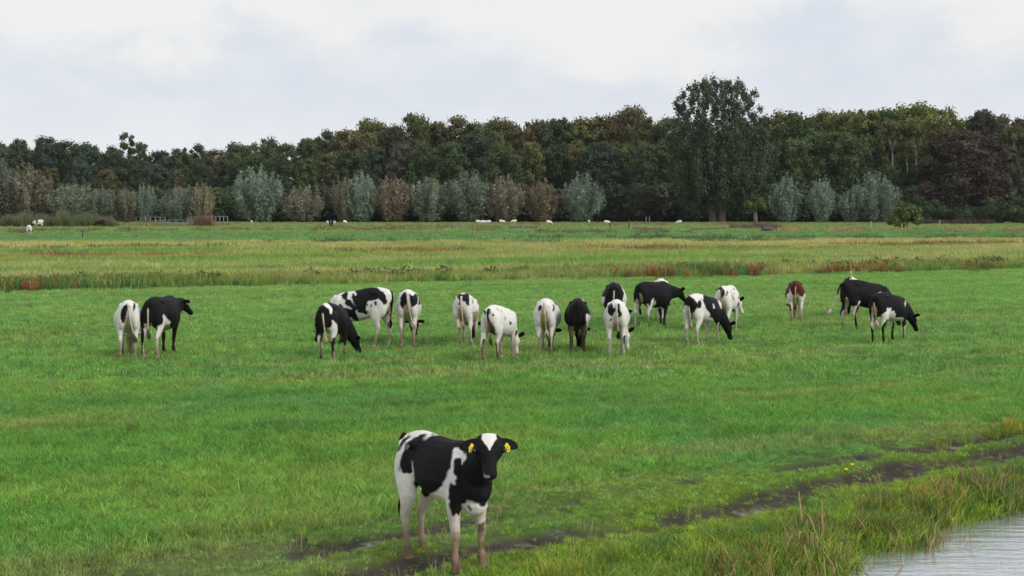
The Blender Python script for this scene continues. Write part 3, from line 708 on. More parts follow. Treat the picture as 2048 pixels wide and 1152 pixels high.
MARK = [(515, 'large round silver willow'), (707, 'split coloured willow'), (785, 'reddest willow'), (1162, 'lone silver willow'), (1440, 'tall poplar'), (1573, 'first silver blue willow'), (1758, 'largest silver blue willow'), (1830, 'round bush'), (50, 'wide brownish willow'), (405, 'tan willow'), (290, 'narrow willow'), (2000, 'hedge')]
def base_label(px, word, row):
    bx, nm = min(MARK, key=lambda q: abs(q[0] - px))
    side = 'behind' if abs(bx - px) < 24 else ('back left of' if px < bx else 'back right of')
    return f'{word} tree {row}, {side} {nm}'
ROWS = [(s[0], base_label(s[0], WORD[s[2]], 'on wood skyline')) for s in SKY] + [(f[0], base_label(f[0], WORD[f[2]], 'in front row')) for f in FRONT]
def near_label(px, word, row):
    s = base_label(px, word, row); same = sorted(q[0] for q in ROWS if q[1] == s)
    return s if len(same) == 1 else s + ', ' + ['first', 'second', 'third', 'fourth', 'fifth'][same.index(px)] + ' from left'
for i, (px, py, cn) in enumerate(SKY):
    d = (470 if px < 545 else 415) + RNG.uniform(-12, 18)
    H_ = zt(py, d); kd = [0, 3, 1, 4, 2, 5][i % 6]
    c = np.array(GREEN[cn]) * RNG.uniform(.85, 1.15)
    put_tree('forest_tree', KINDS[kd], (px - 1024) / FPX * d, d, H_ / 20.3, max(.75, H_ / 20 * RNG.uniform(.78, 1.0)), c, near_label(px, WORD[cn], 'on wood skyline'), 'trees of the wood')
for i, (px, py, cn, kd) in enumerate(FRONT):
    d = (430 if px < 545 else 382) + RNG.uniform(-8, 10)
    H_ = zt(py, d); c = np.array(GREEN[cn]) * RNG.uniform(.85, 1.15)
    put_tree('forest_tree', KINDS[kd], (px - 1024) / FPX * d, d, H_ / 20.3, max(.7, H_ / 20 * RNG.uniform(.85, 1.1)), c, near_label(px, WORD[cn], 'in front row'), 'trees of the wood')
d = 366.0; H_ = zt(262, d); put_tree('beech_tree', KINDS[5], (1924 - 1024) / FPX * d, d, H_ / 20.3, 10.4 / 5.6, (.098, .078, .062), 'huge domed brown tree above the hedge at the right', 'trees of the wood', rz=.6)
# ragged taller trees on the left skyline
for px, py, kd, lab in ((255, 262, 6, 'thin ragged tree standing taller than the wood on the left'), (282, 284, 7, 'bare topped thin tree beside the ragged tall one'), (1255, 214, 7, 'airy treetop rising from the wood before the poplar')):
    d = 440; H_ = zt(py, d); put_tree('forest_tree', KINDS[kd], (px - 1024) / FPX * d, d, H_ / 20.5, 1.0, GREEN['dark'], lab, 'trees of the wood')
# dense mass of the wood behind the trees one can tell apart
n = 150
px = RNG.uniform(-160, 2200, n); d = np.where(px < 545, RNG.uniform(490, 540, n), RNG.uniform(435, 500, n))
top = np.interp(px, [s[0] for s in SKY], [s[1] for s in SKY]) + 10
hh = (CAM_H - (top - HOR) / FPX * d) / 20.3 * RNG.uniform(.82, 1.0, n)
def proto_of(me):
    nv = len(me.vertices); v = np.empty(nv * 3, np.float32); me.vertices.foreach_get('co', v)
    c = np.empty(nv * 4, np.float32); me.attributes['col'].data.foreach_get('color', c)
    return v.reshape(-1, 3).tolist(), [tuple(p.vertices) for p in me.polygons], c.reshape(-1, 4)[:, :3].tolist()
x = (px - 1024) / FPX * d
scl3 = np.stack([hh * 1.1, hh * 1.1, hh], 1)
pal = np.array(list(GREEN.values()))[RNG.integers(0, 4, n)]
scatter('wood_mass', [proto_of(KINDS[1][0]), proto_of(KINDS[4][0])], np.stack([x, d, np.zeros(n)], 1), np.stack([np.zeros(n), np.zeros(n), RNG.uniform(0, 6.28, n)], 1), scl3, pal, M['leafs'], 'dense dark wood behind the front trees', 'woodland')
# shaded understorey shrubs along the foot of the wood
n = 420; px = RNG.uniform(-120, 2160, n); d = np.where(px < 545, RNG.uniform(395, 440, n), RNG.uniform(366, 395, n)); x = (px - 1024) / FPX * d
us = crown_mesh('us', [((0, 0, 1.6), (2.2, 2.2, 1.8)), ((1.4, .5, 2.8), (1.5, 1.5, 1.4)), ((-1.2, -.4, 3.2), (1.4, 1.4, 1.6))], 1500, .36, 5)
scatter('understorey', [proto_of(us)], np.stack([x, d, np.zeros(n)], 1), np.stack([np.zeros(n), np.zeros(n), RNG.uniform(0, 6.28, n)], 1), RNG.uniform(.9, 2.0, n), np.array([GREEN['dark'], GREEN['blue'], GREEN['green'], GREEN['purple']])[RNG.integers(0, 4, n)] * .9, M['leafs'], 'dark undergrowth at the foot of the wood', 'undergrowth')

# silver willows
def willow_kind(seed, h=10.0, w=4.2, n=9500):
    """pollard willow: many upright pointed plumes fanning from a stubby head, leafy to the ground"""
    r = random.Random(seed); L = []
    npl = r.randint(20, 40); ecc = r.uniform(.8, 1.15); skew = r.uniform(-.8, .8); sp = r.uniform(.26, .46)
    for i in range(npl):
        a = i * 2.399 + r.uniform(-.5, .5); e = math.sqrt((i + .5) / npl); ln = h * (1.0 - sp * e ** 2.4) * r.uniform(.84, 1.04)
        bx, by = w * e * math.cos(a) * ecc + skew, w * e * math.sin(a)
        z0 = h * .04
        for t, s in ((.14, .85), (.36, 1.05), (.58, 1.0), (.78, .72), (.92, .40)):
            L.append(((bx * (.30 + .70 * min(1, t * 1.55)) + r.uniform(-.2, .2), by * (.30 + .70 * min(1, t * 1.55)) + r.uniform(-.2, .2), z0 + (ln - z0) * t), (w * .19 * s, w * .19 * s, ln * .13 * (s + .25))))
    mb = MB(); mb.tube([(0, 0, -.3), (0, 0, .8), (.05, .05, 1.7), (0, 0, 2.2)], [.55, .45, .5, .4], 8)
    for l in L[2::5][::2]: mb.tube([(0, 0, 1.8), (l[0][0] * .5, l[0][1] * .5, l[0][2] * .6), l[0]], [.14, .09, .03], 5)
    return crown_mesh('crown', L, n, .30, seed, flat=.6, var=.30, up=.0, ragged=.10, inner=.6), mb.mesh('trunk')
WCOL = dict(silver=(.165, .225, .185), grey=(.150, .185, .145), brown=(.168, .160, .122), tan=(.215, .190, .130), red=(.182, .150, .112), blue=(.148, .200, .172))
WILLOWS = [(-12, 300, 445, 105, 'grey', 'pale grey willow cut off at the left edge', 0), (50, 330, 442, 108, 'brown', 'wide brownish grey willow at the left end behind the reeds', 1), (140, 360, 442, 92, 'grey', 'low grey willow behind the reeds', 2), (206, 368, 441, 62, 'grey', 'small grey willow behind the dark cow', 3), (254, 374, 440, 64, 'brown', 'small brownish willow next to the narrow one', 1),
    (291, 358, 440, 44, 'silver', 'narrow upright willow above the left end of the railing', 0), (362, 366, 440, 78, 'grey', 'grey willow behind the railing', 2), (406, 364, 440, 54, 'tan', 'tan coloured willow behind the right end of the railing', 3), (516, 331, 443, 92, 'silver', 'large round silver willow right of the railing', 0), (606, 364, 443, 82, 'brown', 'low grey brown willow between the big silver one and the half brown one', 1),
    (690, 346, 443, 50, 'brown', 'brown half of the split coloured willow, its left neighbour', 2), (722, 340, 443, 62, 'silver', 'silver half of the split coloured willow', 3), (786, 343, 443, 78, 'red', 'reddest of the willows', 1), (861, 343, 443, 82, 'grey', 'grey green willow right of the reddest one', 0), (942, 341, 443, 86, 'grey', 'grey willow in the middle of the row with brown streaks', 2), (1012, 342, 443, 76, 'brown', 'brownish grey willow in the middle right of the row', 3), (1086, 354, 443, 74, 'red', 'low reddish grey willow left of the lone silver one', 1),
    (1163, 340, 443, 86, 'silver', 'lone silver willow ending the long row', 0), (1574, 346, 446, 82, 'blue', 'first silver blue willow past the poplar', 2), (1646, 352, 446, 64, 'blue', 'narrower silver blue willow, second past the poplar', 3), (1703, 372, 446, 62, 'blue', 'lowest silver blue willow, third past the poplar', 1), (1759, 336, 446, 88, 'blue', 'largest silver blue willow beside the round bush', 0)]
for (px, py, yb, w, cn, lab, kd) in WILLOWS:
    d = 352 if px > 480 else 345
    if cn == 'blue' and px > 1500: d = 345
    H_ = zt(py, d); W_ = w / FPX * d / 2
    put_tree('willow_tree', willow_kind(600 + px, n=8500), (px - 1024) / FPX * d, d, H_ / 10.0 * RNG.uniform(.96, 1.05), W_ / (4.15 if px < 1500 else 4.4) * RNG.uniform(.98, 1.08), np.array(WCOL[cn]) * np.array([1.32, 1.30, 1.16]) * RNG.uniform(.88, 1.1), lab, 'pollard willows along the wood', 'willow')

# the tall twin-stemmed poplar
def poplar():
    d = 350.0; X = (1434 - 1024) / FPX * d; H_ = zt(160, d)
    t = empty('poplar_tree', (X, d, 0))
    r = random.Random(5); L = []
    for i in range(560):
        u = (i + .5) / 560; z = H_ * (.135 + .85 * u)
        env = float(np.interp(u, [0, .08, .2, .35, .5, .7, .86, .94, 1.0], [6.5, 10.8, 13.2, 13.6, 12.8, 11.2, 10.4, 8.4, 4.6]))
        a = i * 2.399; rr = env * math.sqrt(r.uniform(.04, 1)) * .95
        s = r.uniform(.85, 1.6) * (1.0 if u < .6 else .62)
        L.append(((rr * math.cos(a) + .4, rr * math.sin(a) * .85, z), (s * .85, s * .85, s * 1.35)))
    c = link('crown', crown_mesh('crown', L, 80000, .32, 77, inner=.8, var=.16, ragged=.42), M['leaf'], t); c.color = (.092, .122, .075, 1)
    for sx, lean in ((-.9, -1.6), (1.1, 1.2)):
        mb = MB(); mb.tube([(sx * 1.1, 0, -.3), (sx, 0, 1.2), (sx + lean * .5, 0, 8), (sx + lean * 1.6, .4, 17), (sx + lean * 2.4, .5, 26)], [1.15, .85, .72, .5, .12], 10)
        mb.build('trunk', M['palebark'], t)
    for i in range(26):
        l = L[50 + i * 18][0]; sx = -1.4 if l[0] < 0 else 1.6
        mb = MB(); mb.tube([(sx, 0, l[2] * .62), (sx * .6 + l[0] * .5, l[1] * .5, l[2] * .85), l], [.22, .13, .04], 5); mb.build('branch', M['palebark'], t)
    tag(t, 'very tall poplar with two pale stems rising above the whole wood', 'tree')
poplar()
# small pollard in the field and the round bush
def pollard():
    d = 245.0; X = (1511 - 1024) / FPX * d; t = empty('pollard_tree', (X, d, 0))
    r = random.Random(8); L = []
    for i in range(26):
        a = i * 2.4; e = math.sqrt((i + .5) / 26); L.append(((1.65 * e * math.cos(a), 1.65 * e * math.sin(a), 2.8 + 2.6 * (1 - e * .45) * r.uniform(.35, 1)), (.42, .42, .6)))
    c = link('crown', crown_mesh('crown', L, 3600, .20, 8, inner=.6, ragged=.12), M['leaf'], t); c.color = (.12, .16, .055, 1)
    mb = MB(); mb.tube([(0, 0, -.2), (.05, 0, 1.0), (-.05, 0, 2.3), (0, 0, 2.9)], [.36, .30, .34, .28], 8); mb.build('trunk', M['palebark'], t)
    tag(t, 'small pollard with a green brush of twigs below the poplar', 'tree')
    d = 230.0; X = (1806 - 1024) / FPX * d; t = empty('bush', (X, d, 0)); t.scale = (1.1, 1.1, 1.28); L = []
    for i in range(22):
        a = i * 2.4; e = math.sqrt((i + .5) / 22); L.append(((2.2 * e * math.cos(a) + .25, 1.8 * e * math.sin(a), .55 + 3.1 * (1 - e * e * .75) * r.uniform(.3, 1)), (.62, .62, .55)))
    c = link('crown', crown_mesh('crown', L, 4600, .20, 9, inner=.6, ragged=.16), M['leaf'], t); c.color = (.115, .145, .058, 1)
    mb = MB()
    for k in range(5): mb.tube([(.3 * math.cos(k), .3 * math.sin(k), -.1), (.8 * math.cos(k * 1.3), .8 * math.sin(k * 1.3), 1.2), (1.5 * math.cos(k * 1.3), 1.4 * math.sin(k * 1.3), 2.4)], [.10, .07, .03], 5)
    mb.build('trunk', M['bark'], t)
    tag(t, 'round olive bush standing alone in front of the willows', 'bush')
pollard()
# birches whose pale stems show against the dark wood
def birch(px, y0, y1, lean, fork, lab, ytop):
    d = 394.0; X = (px - 1024) / FPX * d; t = empty('birch_tree', (X, d, 0)); z0, z1 = zt(y1, d), zt(y0, d); H_ = zt(ytop, d)
    mb = MB(); mb.tube([(0, 0, -.2), (0, 0, z0 * .6), (0, 0, z0)] + ([] if fork else [(lean * .4, 0, (z0 + z1) / 2), (lean, 0, z1), (lean * 1.1, 0, H_ * .82)]), [.24, .20, .18] + ([] if fork else [.15, .12, .04]), 7)
    if fork:
        for s in (-1, 1): mb.tube([(0, 0, z0 - .1), (s * .5 + lean * .3, 0, (z0 + z1) / 2), (s * fork, 0, z1), (s * fork * 1.1, 0, H_ * .82)], [.16, .13, .10, .04], 7)
    mb.build('trunk', M['birch'], t)
    r = random.Random(px); L = []
    for i in range(18):
        a = i * 2.4; e = math.sqrt((i + .5) / 18); L.append(((lean + 2.6 * e * math.cos(a), 2.2 * e * math.sin(a) + .8, z1 + (H_ - z1) * r.uniform(.05, .95) * (1 - .4 * e)), (.9, .9, 1.0)))
    c = link('crown', crown_mesh('crown', L, 2600, .34, px, inner=.6, ragged=.2), M['leaf'], t); c.color = (*GREEN['olive'], 1)
    tag(t, lab, 'tree', 'birches with pale stems')
birch(1785, 268, 306, 0, 1.35, 'birch with a forked pale stem behind the largest silver blue willow', 240)
birch(1832, 272, 308, -.7, 0, 'birch with one leaning pale stem right of the forked birch', 240)
birch(1815, 318, 352, -.3, 0, 'birch with a thin low stem above the round bush', 262)
birch(2030, 285, 318, -.3, 0, 'birch with a pale stem near the right edge', 240)
# hedge and bramble on the right
def hedge():
    L = []; r = random.Random(3)
    for i in range(95):
        px = r.uniform(1835, 2110); d = r.uniform(318, 330); top = 4.2 + 1.4 * math.sin(px * .045) + .6 * r.uniform(-1, 1)
        L.append(((px - 1024) / FPX * d, d, r.uniform(.8, max(1.2, top - .6))))
    L = [(c, (1.3, 1.2, 1.0)) for c in L]
    o = link('hedge', crown_mesh('hedge', L, 15000, .30, 4, inner=.6, ragged=.15), M['leaf']); o.color = (.070, .098, .052, 1)
    tag(o, 'overgrown dark green hedge along the foot of the wood at the right edge', 'hedge')
    n = 140; px = RNG.uniform(1838, 1985, n); d = RNG.uniform(308, 314, n); x = (px - 1024) / FPX * d
    plant('bramble', [blade_tuft(50, 1.0, .4, 1.4, .06, .8, 300)], x, d, RNG.uniform(.3, 1.1, n), jit(np.tile(np.array([.10, .075, .058]), (n, 1)), .25), 'dark red bramble stems below the hedge', 'bramble')
    n = 90; px = RNG.uniform(1462, 1560, n); d = RNG.uniform(238, 250, n); x = (px - 1024) / FPX * d
    plant('dead_brush', [blade_tuft(50, .9, .5, 1.5, .03, .7, 310)], x, d, RNG.uniform(.6, 1.1, n), jit(np.tile(np.array([.19, .16, .12]), (n, 1)), .25), 'grey brown dead brush around the small pollard', 'brush')
    n = 60; px = RNG.normal(408, 12, n); d = RNG.uniform(268, 274, n); x = (px - 1024) / FPX * d
    plant('reed_clump', [blade_tuft(30, .5, 1.2, 2.6, .05, .45, 320)], x, d, RNG.uniform(.6, 1.1, n), jit(np.tile(np.array([.24, .16, .09]), (n, 1)), .25), 'rusty reed clump growing through the railing', 'reeds')
hedge()


# coat patches, and one strip of painted shade, in cow-local centimetres (across, up), seen along the direction given by each cow
COAT = {
 'A': [
  ('k', [-3, 116, 2, 113, 4, 112, 4, 107, -1, 105, -3, 98, -6, 86, -10, 75, -14, 75, -17, 83, -17, 91, -15, 101, -10, 111]),
  ('k', [10, 116, 14, 117, 15, 111, 13, 104, 10, 96, 9, 104]),
  ('k', [-17, 125, -19, 119, -28, 100, -34, 100, -34, 111, -20, 129]),  # shade along the left edge of the body, painted into the coat
  ('k', [26, 103, 33, 100, 31, 94, 26, 97]),
  ('k', [-32, 80, -29, 73, -32, 68, -34, 76]),
  ('k', [30, 86, 35, 83, 35, 68, 27, 48, 22, 48, 30, 70]),
 ],
 'B': [
  ('w', [-39, 69, -22, 70, -20, 59, -22, 45, -28, 31, -30, -11, -44, -11, -38, 37]),
  ('w', [0, 85, 4, 88, 12, 79, 18, 71, 16, 66, 10, 68, 4, 59, 0, 45, -4, 31, -6, -11, -17, -11, -15, 37, -12, 54, -10, 65, 0, 68, 3, 76]),
  ('t', [6, 65, 17, 65, 18, 54, 7, 47, 3, 54]),
  ('t', [2, 8, 12, 8, 12, -11, 2, -11]),
 ],
 'C': [
  ('w', [-24, 125, -17, 121, -8, 116, -2, 108, -2, 96, -6, 97, -8, 106, -16, 113, -24, 116, -36, 113, -30, 121]),
  ('w', [-49, 86, -43, 83, -40, 67, -39, 51, -46, 67]),
  ('w', [-2, 83, 8, 75, 10, 64, 11, 51, -2, 45, -5, 34, -9, 16, -9, -10, -17, -10, -18, 26, -18, 51, -19, 68, -14, 67, -6, 67, -2, 73]),
  ('w', [-41, 50, -35, 48, -28, 51, -26, 34, -28, -10, -38, -10, -39, 26]),
  ('w', [0, 18, 10, 13, 8, -4, -2, -4]),
  ('t', [20, 31, 28, 29, 35, 16, 35, 2, 28, 4, 21, 21]),
 ],
 'D': [
  ('k', [-12, 135, 0, 140, 21, 142, 24, 136, 39, 135, 43, 127, 52, 125, 57, 115, 60, 101, 59, 96, 52, 95, 45, 104, 38, 109, 35, 106, 16, 103, 13, 92, 11, 85, 14, 78, 14, 72, 4, 74, -7, 77, -12, 89, -19, 103, -22, 113, -20, 120, -16, 121, -14, 116, -10, 117, -15, 128]),
  ('k', [-46, 118, -31, 128, -30, 122, -33, 108, -24, 106, -17, 97, -10, 85, -12, 77, -7, 65, -3, 54, -4, 46, -10, 56, -19, 61, -24, 65, -34, 58, -40, 58, -45, 80, -55, 96, -48, 97, -41, 89, -27, 85, -20, 84, -27, 90, -38, 96, -37, 104, -43, 111]),
  ('k', [30, 102, 37, 101, 36, 94, 31, 95]),
  ('k', [22, 96, 26, 96, 25, 90, 22, 90]),
  ('k', [15, 99, 18, 97, 16, 90, 14, 94]),
  ('k', [14, 81, 17, 80, 17, 73, 15, 75]),
  ('k', [76, 116, 86, 122, 92, 116, 86, 97, 76, 97, 67, 89, 66, 97, 71, 110]),
  ('k', [-79, 68, -34, 58, -27, 16, -10, -18, -79, -18]),
 ],
 'E': [
  ('k', [-12, 120, -5, 121, -1, 113, -1, 95, -7, 88, -11, 83, -14, 81, -19, 92, -18, 106]),
  ('k', [1, 121, 5, 116, 12, 113, 16, 120, 21, 114, 23, 106, 21, 94, 12, 87, 7, 86, 4, 100]),
  ('k', [24, 107, 30, 102, 28, 91, 23, 94]),
  ('k', [9, 134, 22, 131, 33, 120, 25, 121, 17, 127]),
 ],
 'F': [
  ('k', [-24, 117, -19, 122, -14, 121, -14, 118, -3, 120, 1, 123, 6, 121, 6, 109, 6, 98, 7, 91, -1, 92, -3, 102, -6, 98, -10, 103, -14, 104, -14, 95, -19, 92, -17, 104, -22, 110]),
  ('k', [-30, 112, -26, 110, -26, 104, -30, 105]),
  ('k', [14, 104, 16, 109, 17, 104, 14, 95, 13, 96]),
  ('k', [23, 112, 28, 109, 33, 93, 28, 95, 24, 105]),
  ('k', [1, 133, 7, 132, 7, 129, 3, 130]),
  ('t', [13, 77, 28, 79, 30, 56, 13, 53]),
 ],
 'G': [
  ('k', [-34, 106, -31, 106, -29, 101, -29, 95, -31, 96, -34, 101]),
  ('k', [-22, 106, -18, 106, -19, 99, -22, 96, -23, 101]),
  ('k', [-16, 98, -12, 96, -12, 92, -16, 93]),
  ('k', [9, 92, 13, 88, 12, 85, 9, 88]),
  ('k', [20, 85, 25, 78, 23, 73, 21, 78]),
  ('k', [-11, 110, -3, 106, -3, 104, -9, 108]),
  ('k', [34, 65, 39, 59, 36, 50, 31, 48, 33, 57]),
  ('d', [-23, 90, -16, 78, -11, 68, -9, 53, -17, 46, -23, 56]),
  ('d', [-37, 46, -28, 43, -34, -5, -38, -5]),
  ('d', [-16, 43, -9, 42, -3, 17, 3, 4, -2, -5, -6, 0]),
  ('t', [30, 50, 41, 51, 42, 12, 25, 15]),
  ('k', [43, 48, 47, 48, 43, 36, 41, 37]),
 ],
 'H': [
  ('k', [-20, 102, -16, 107, -12, 106, -12, 99, -16, 92, -20, 94]),
  ('k', [11, 108, 17, 102, 16, 95, 12, 91, 12, 101]),
  ('k', [9, 123, 19, 120, 24, 109, 20, 106, 14, 114]),
  ('t', [-12, 102, -8, 94, -8, 55, -13, 68]),
  ('t', [-3, 99, 1, 88, -1, 78, -4, 81]),
 ],
 'I': [
  ('w', [20, 86, 33, 82, 32, 74, 25, 61, 19, 51, 20, 68]),
  ('w', [2, 126, 16, 116, 16, 114, 11, 117]),
  ('w', [-25, 64, -21, 63, -21, 60, -24, 60]),
  ('d', [-19, 60, 20, 60, 17, -5, -17, -5]),
 ],
 'J': [
  ('w', [-39, 92, -24, 91, -24, 81, -29, 70, -39, 70]),
  ('w', [16, 124, 28, 112, 34, 93, 37, 56, 30, 49, 22, 85, 26, 102]),
  ('w', [-12, 130, -2, 137, 11, 128, 5, 128, -1, 131]),
  ('w', [-37, 41, 40, 41, 40, -43, -37, -43]),
 ],
 'K': [
  ('k', [-19, 107, -12, 112, -9, 112, -7, 102, -1, 102, -1, 111, 6, 112, 7, 108, 8, 97, 12, 90, 10, 84, 6, 81, 1, 82, 4, 89, 1, 95, -4, 95, -8, 86, -12, 85, -19, 92]),
  ('k', [-14, 79, -9, 78, -11, 74, -14, 74]),
  ('k', [-36, 104, -30, 104, -32, 97, -36, 99]),
  ('k', [15, 45, 22, 42, 25, 32, 22, 23, 15, 24]),
 ],
 'L': [
  ('w', [-46, 77, -42, 76, -36, 71, -38, 59, -43, 44, -47, -12, -59, -12, -59, 36, -52, 53, -54, 66]),
  ('w', [-6, 74, -1, 80, 1, 74, -1, 66, 4, 73, 6, 66, -5, 53, -10, 43, -13, 29, -8, -12, -20, -12, -28, 36, -19, 50, -20, 64, -15, 66, -15, 55, -8, 64]),
  ('w', [-1, 53, 20, 57, 20, 53, 6, 48]),
  ('w', [-32, 133, -25, 133, -24, 126, -31, 126]),
  ('t', [-1, 6, 27, 6, 29, -12, -3, -12]),
  ('t', [-40, 94, -34, 92, -28, 74, -31, 64, -36, 71]),
 ],
 'L2': [
  ('k', [8, 92, 23, 92, 23, 73, 8, 73]),
 ],
 'M': [
  ('k', [-41, 115, -32, 114, -26, 109, -18, 103, -14, 96, -12, 103, -8, 105, -5, 98, -6, 88, -11, 83, -15, 86, -20, 79, -28, 70, -32, 79, -37, 89, -42, 92, -46, 91, -46, 83, -52, 85, -55, 96, -55, 108, -49, 115]),
  ('k', [-6, 125, 12, 125, 29, 112, 38, 103, 41, 92, 46, 83, 51, 79, 61, 43, 75, 40, 77, 33, 72, 17, 70, -1, 63, 5, 54, 20, 43, 22, 34, 31, 35, 45, 38, 54, 32, 47, 26, 52, 20, 63, 14, 63, 15, 72, 8, 80, 2, 92, -2, 103, 0, 114]),
  ('w', [22, 96, 25, 94, 25, 85, 22, 85]),
  ('w', [34, 108, 40, 98, 44, 85, 41, 85, 35, 97]),
  ('t', [41, 22, 53, 22, 61, 5, 60, -1, 51, 2]),
 ],
 'N': [
  ('k', [-38, 112, -32, 120, -16, 120, -9, 113, -7, 103, -8, 94, -13, 88, -16, 98, -18, 108, -23, 112, -26, 107, -30, 105, -33, 93, -36, 101]),
  ('k', [-2, 110, 2, 105, -1, 97, -4, 95]),
  ('k', [10, 105, 15, 96, 18, 88, 18, 81, 15, 88]),
  ('k', [15, 118, 20, 113, 19, 110, 16, 113]),
  ('k', [17, 107, 20, 101, 17, 101]),
  ('k', [13, 64, 20, 60, 13, 36, 9, 26, 7, 33]),
  ('k', [28, 79, 33, 77, 28, 64, 25, 65]),
  ('k', [29, 93, 35, 91, 34, 87, 29, 88]),
 ],
 'O': [
  ('r', [6, 118, -2, 122, -4, 128, -16, 120, -31, 97, -33, 80, -27, 63, -24, 80, -16, 84, -17, 99, -9, 80, 1, 74, 7, 82, 13, 74, 21, 72, 28, 82, 30, 90, 30, 101, 25, 111, 25, 126, 11, 128, 10, 118]),
  ('r', [-21, 53, -12, 48, -11, 34, -16, 32]),
  ('r', [19, 76, 23, 75, 22, 70, 20, 70]),
  ('d', [0, 40, 9, 53, 11, 28, 4, 19]),
 ],
 'P': [
  ('w', [-54, 84, -49, 84, -44, 67, -49, 55, -55, 43, -59, -5, -68, -5, -64, 43, -55, 55, -53, 71]),
  ('w', [-22, 63, -16, 75, -14, 73, -22, 59, -26, 55, -28, 40, -31, 20, -26, -7, -37, -7, -41, 24, -46, 40, -41, 55, -29, 61]),
  ('t', [4, 24, 19, 24, 19, -7, 4, -7]),
 ],
 'P2': [
  ('w', [-2, 110, 6, 127, 18, 122, 33, 111, 33, -50, -21, -50, -21, 90, -12, 103]),
 ],
 'Q': [
  ('w', [-6, 82, 4, 82, 3, 74, 11, 76, 14, 66, 14, 59, 27, 60, 34, 57, 32, 50, 18, 46, 0, 50, -8, 57, -10, 50, -17, 43, -22, 29, -22, 8, -24, -6, -38, -6, -36, 39, -26, 50, -17, 68, -6, 74]),
  ('w', [-42, 89, -39, 82, -38, 60, -35, 50, -33, 29, -43, 34, -46, 43, -43, 57]),
  ('t', [-33, 85, -28, 76, -33, 60, -36, 68]),
  ('w', [-35, 118, -33, 125, -19, 124, -21, 119]),
  ('w', [37, 101, 40, 97, 38, 85, 36, 92]),
  ('w', [-3, 50, 9, 46, 2, 22, -1, -4, -12, -4, -6, 25]),
  ('w', [44, 48, 47, 43, 44, 22, 48, -4, 34, -4, 34, 36, 39, 39]),
  ('d', [14, 45, 32, 45, 25, 34, 18, 36]),
 ],
 'Z': [
  ('k', [-41, 91, -37, 102, -34, 109, -27, 116, -17, 119, -16, 117, -21, 113, -14, 116, -9, 118, 11, 116, 29, 110, 32, 115, 38, 119, 47, 118, 53, 109, 72, 107, 72, 96, 62, 97, 51, 99, 50, 88, 49, 78, 46, 74, 47, 64, 43, 60, 41, 59, 38, 56, 36, 52, 32, 52, 29, 55, 22, 57, 17, 54, 15, 49, 13, 45, 10, 46, 8, 44, 6, 45, 4, 52, 4, 57, -17, 60, -23, 64, -27, 71, -27, 82, -29, 94, -30, 81, -34, 83, -39, 82, -41, 85]),
  ('w', [8, 101, 10, 105, 14, 102, 20, 97, 15, 88, 14, 95, 10, 94, 8, 88, 8, 82, 10, 78, 10, 74, 8, 72, 6, 74, 4, 71, 4, 67, 4, 52, -13, 52, -19, 59, -17, 60, -12, 63, -6, 67, -4, 67, 1, 75, 3, 81, 6, 90, 7, 95]),
  ('k', [-47, 101, -43, 107, -38, 114, -31, 117, -30, 116, -36, 111, -41, 103]),
  ('k', [21, 53, 23, 54, 24, 49, 22, 48]),
  ('w', [-33, 107, -32, 107, -32, 105, -34, 105]),
  ('b', [11, 20, 14, 23, 17, 23, 19, 20, 18, 14, 15, 10, 13, 11, 11, 15]),
  ('d', [10, 0, 14, 2, 15, -2, 13, -7, 9, -6]),
  ('d', [33, -2, 39, 1, 40, -5, 34, -7]),
  ('b', [34, 20, 38, 21, 38, 13, 35, 14]),
  ('d', [30, 35, 36, 39, 37, 32, 33, 27]),
 ],
}
SPOT = {
 'A': (-8.236, 32.227, 104, 1.0),
 'B': (-7.6, 32.571, 82, 1.03),
 'C': (-3.832, 32.114, 80, 0.97),
 'D': (-3.525, 35.019, 157, 1.08),
 'E': (-2.443, 35.359, 92, 1.03),
 'F': (-1.071, 35.326, 82, 0.98),
 'G': (-0.256, 31.663, 70, 0.94),
 'H': (0.781, 33.423, 84, 0.98),
 'I': (1.456, 33.425, 89, 0.98),
 'J': (2.652, 38.981, 86, 1.04),
 'K': (2.298, 32.98, 86, 0.98),
 'L': (3.841, 40.596, 50, 1.0),
 'L2': (4.203, 42.285, 84, 0.98),
 'M': (4.517, 35.344, 54, 0.96),
 'N': (5.677, 39.54, 70, 0.98),
 'O': (8.085, 42.815, 80, 0.95),
 'P': (9.418, 39.934, 27, 1.04),
 'P2': (10.046, 44.566, 80, 0.96),
 'Q': (9.049, 35.942, 46, 0.96),
 'Z': (-0.617, 13.629, -52, 0.92),
}

# ------------------------------------------------------------------ cattle
COATCOL = dict(y=(0.52, 0.45, 0.36), w=(0.74, 0.725, 0.70), k=(0.010, 0.010, 0.012), b=(0.16, 0.095, 0.06), t=(0.42, 0.31, 0.21), d=(0.10, 0.07, 0.05), r=(0.085, 0.022, 0.014))
TORSO = [  # x, top, bottom, half width, height of the widest point
    (-0.755, 1.145, 0.98, 0.055, 1.06), (-0.73, 1.19, 0.88, 0.125, 1.03), (-0.67, 1.225, 0.76, 0.185, 0.98), (-0.56, 1.255, 0.68, 0.215, 0.96),
    (-0.42, 1.275, 0.65, 0.225, 0.98), (-0.28, 1.265, 0.61, 0.235, 0.93), (-0.12, 1.25, 0.565, 0.285, 0.88), (0.04, 1.24, 0.53, 0.305, 0.86),
    (0.20, 1.24, 0.52, 0.295, 0.86), (0.36, 1.255, 0.535, 0.25, 0.86), (0.48, 1.25, 0.575, 0.225, 0.86), (0.60, 1.20, 0.625, 0.19, 0.86),
    (0.69, 1.12, 0.68, 0.135, 0.87), (0.745, 1.02, 0.75, 0.07, 0.88)]
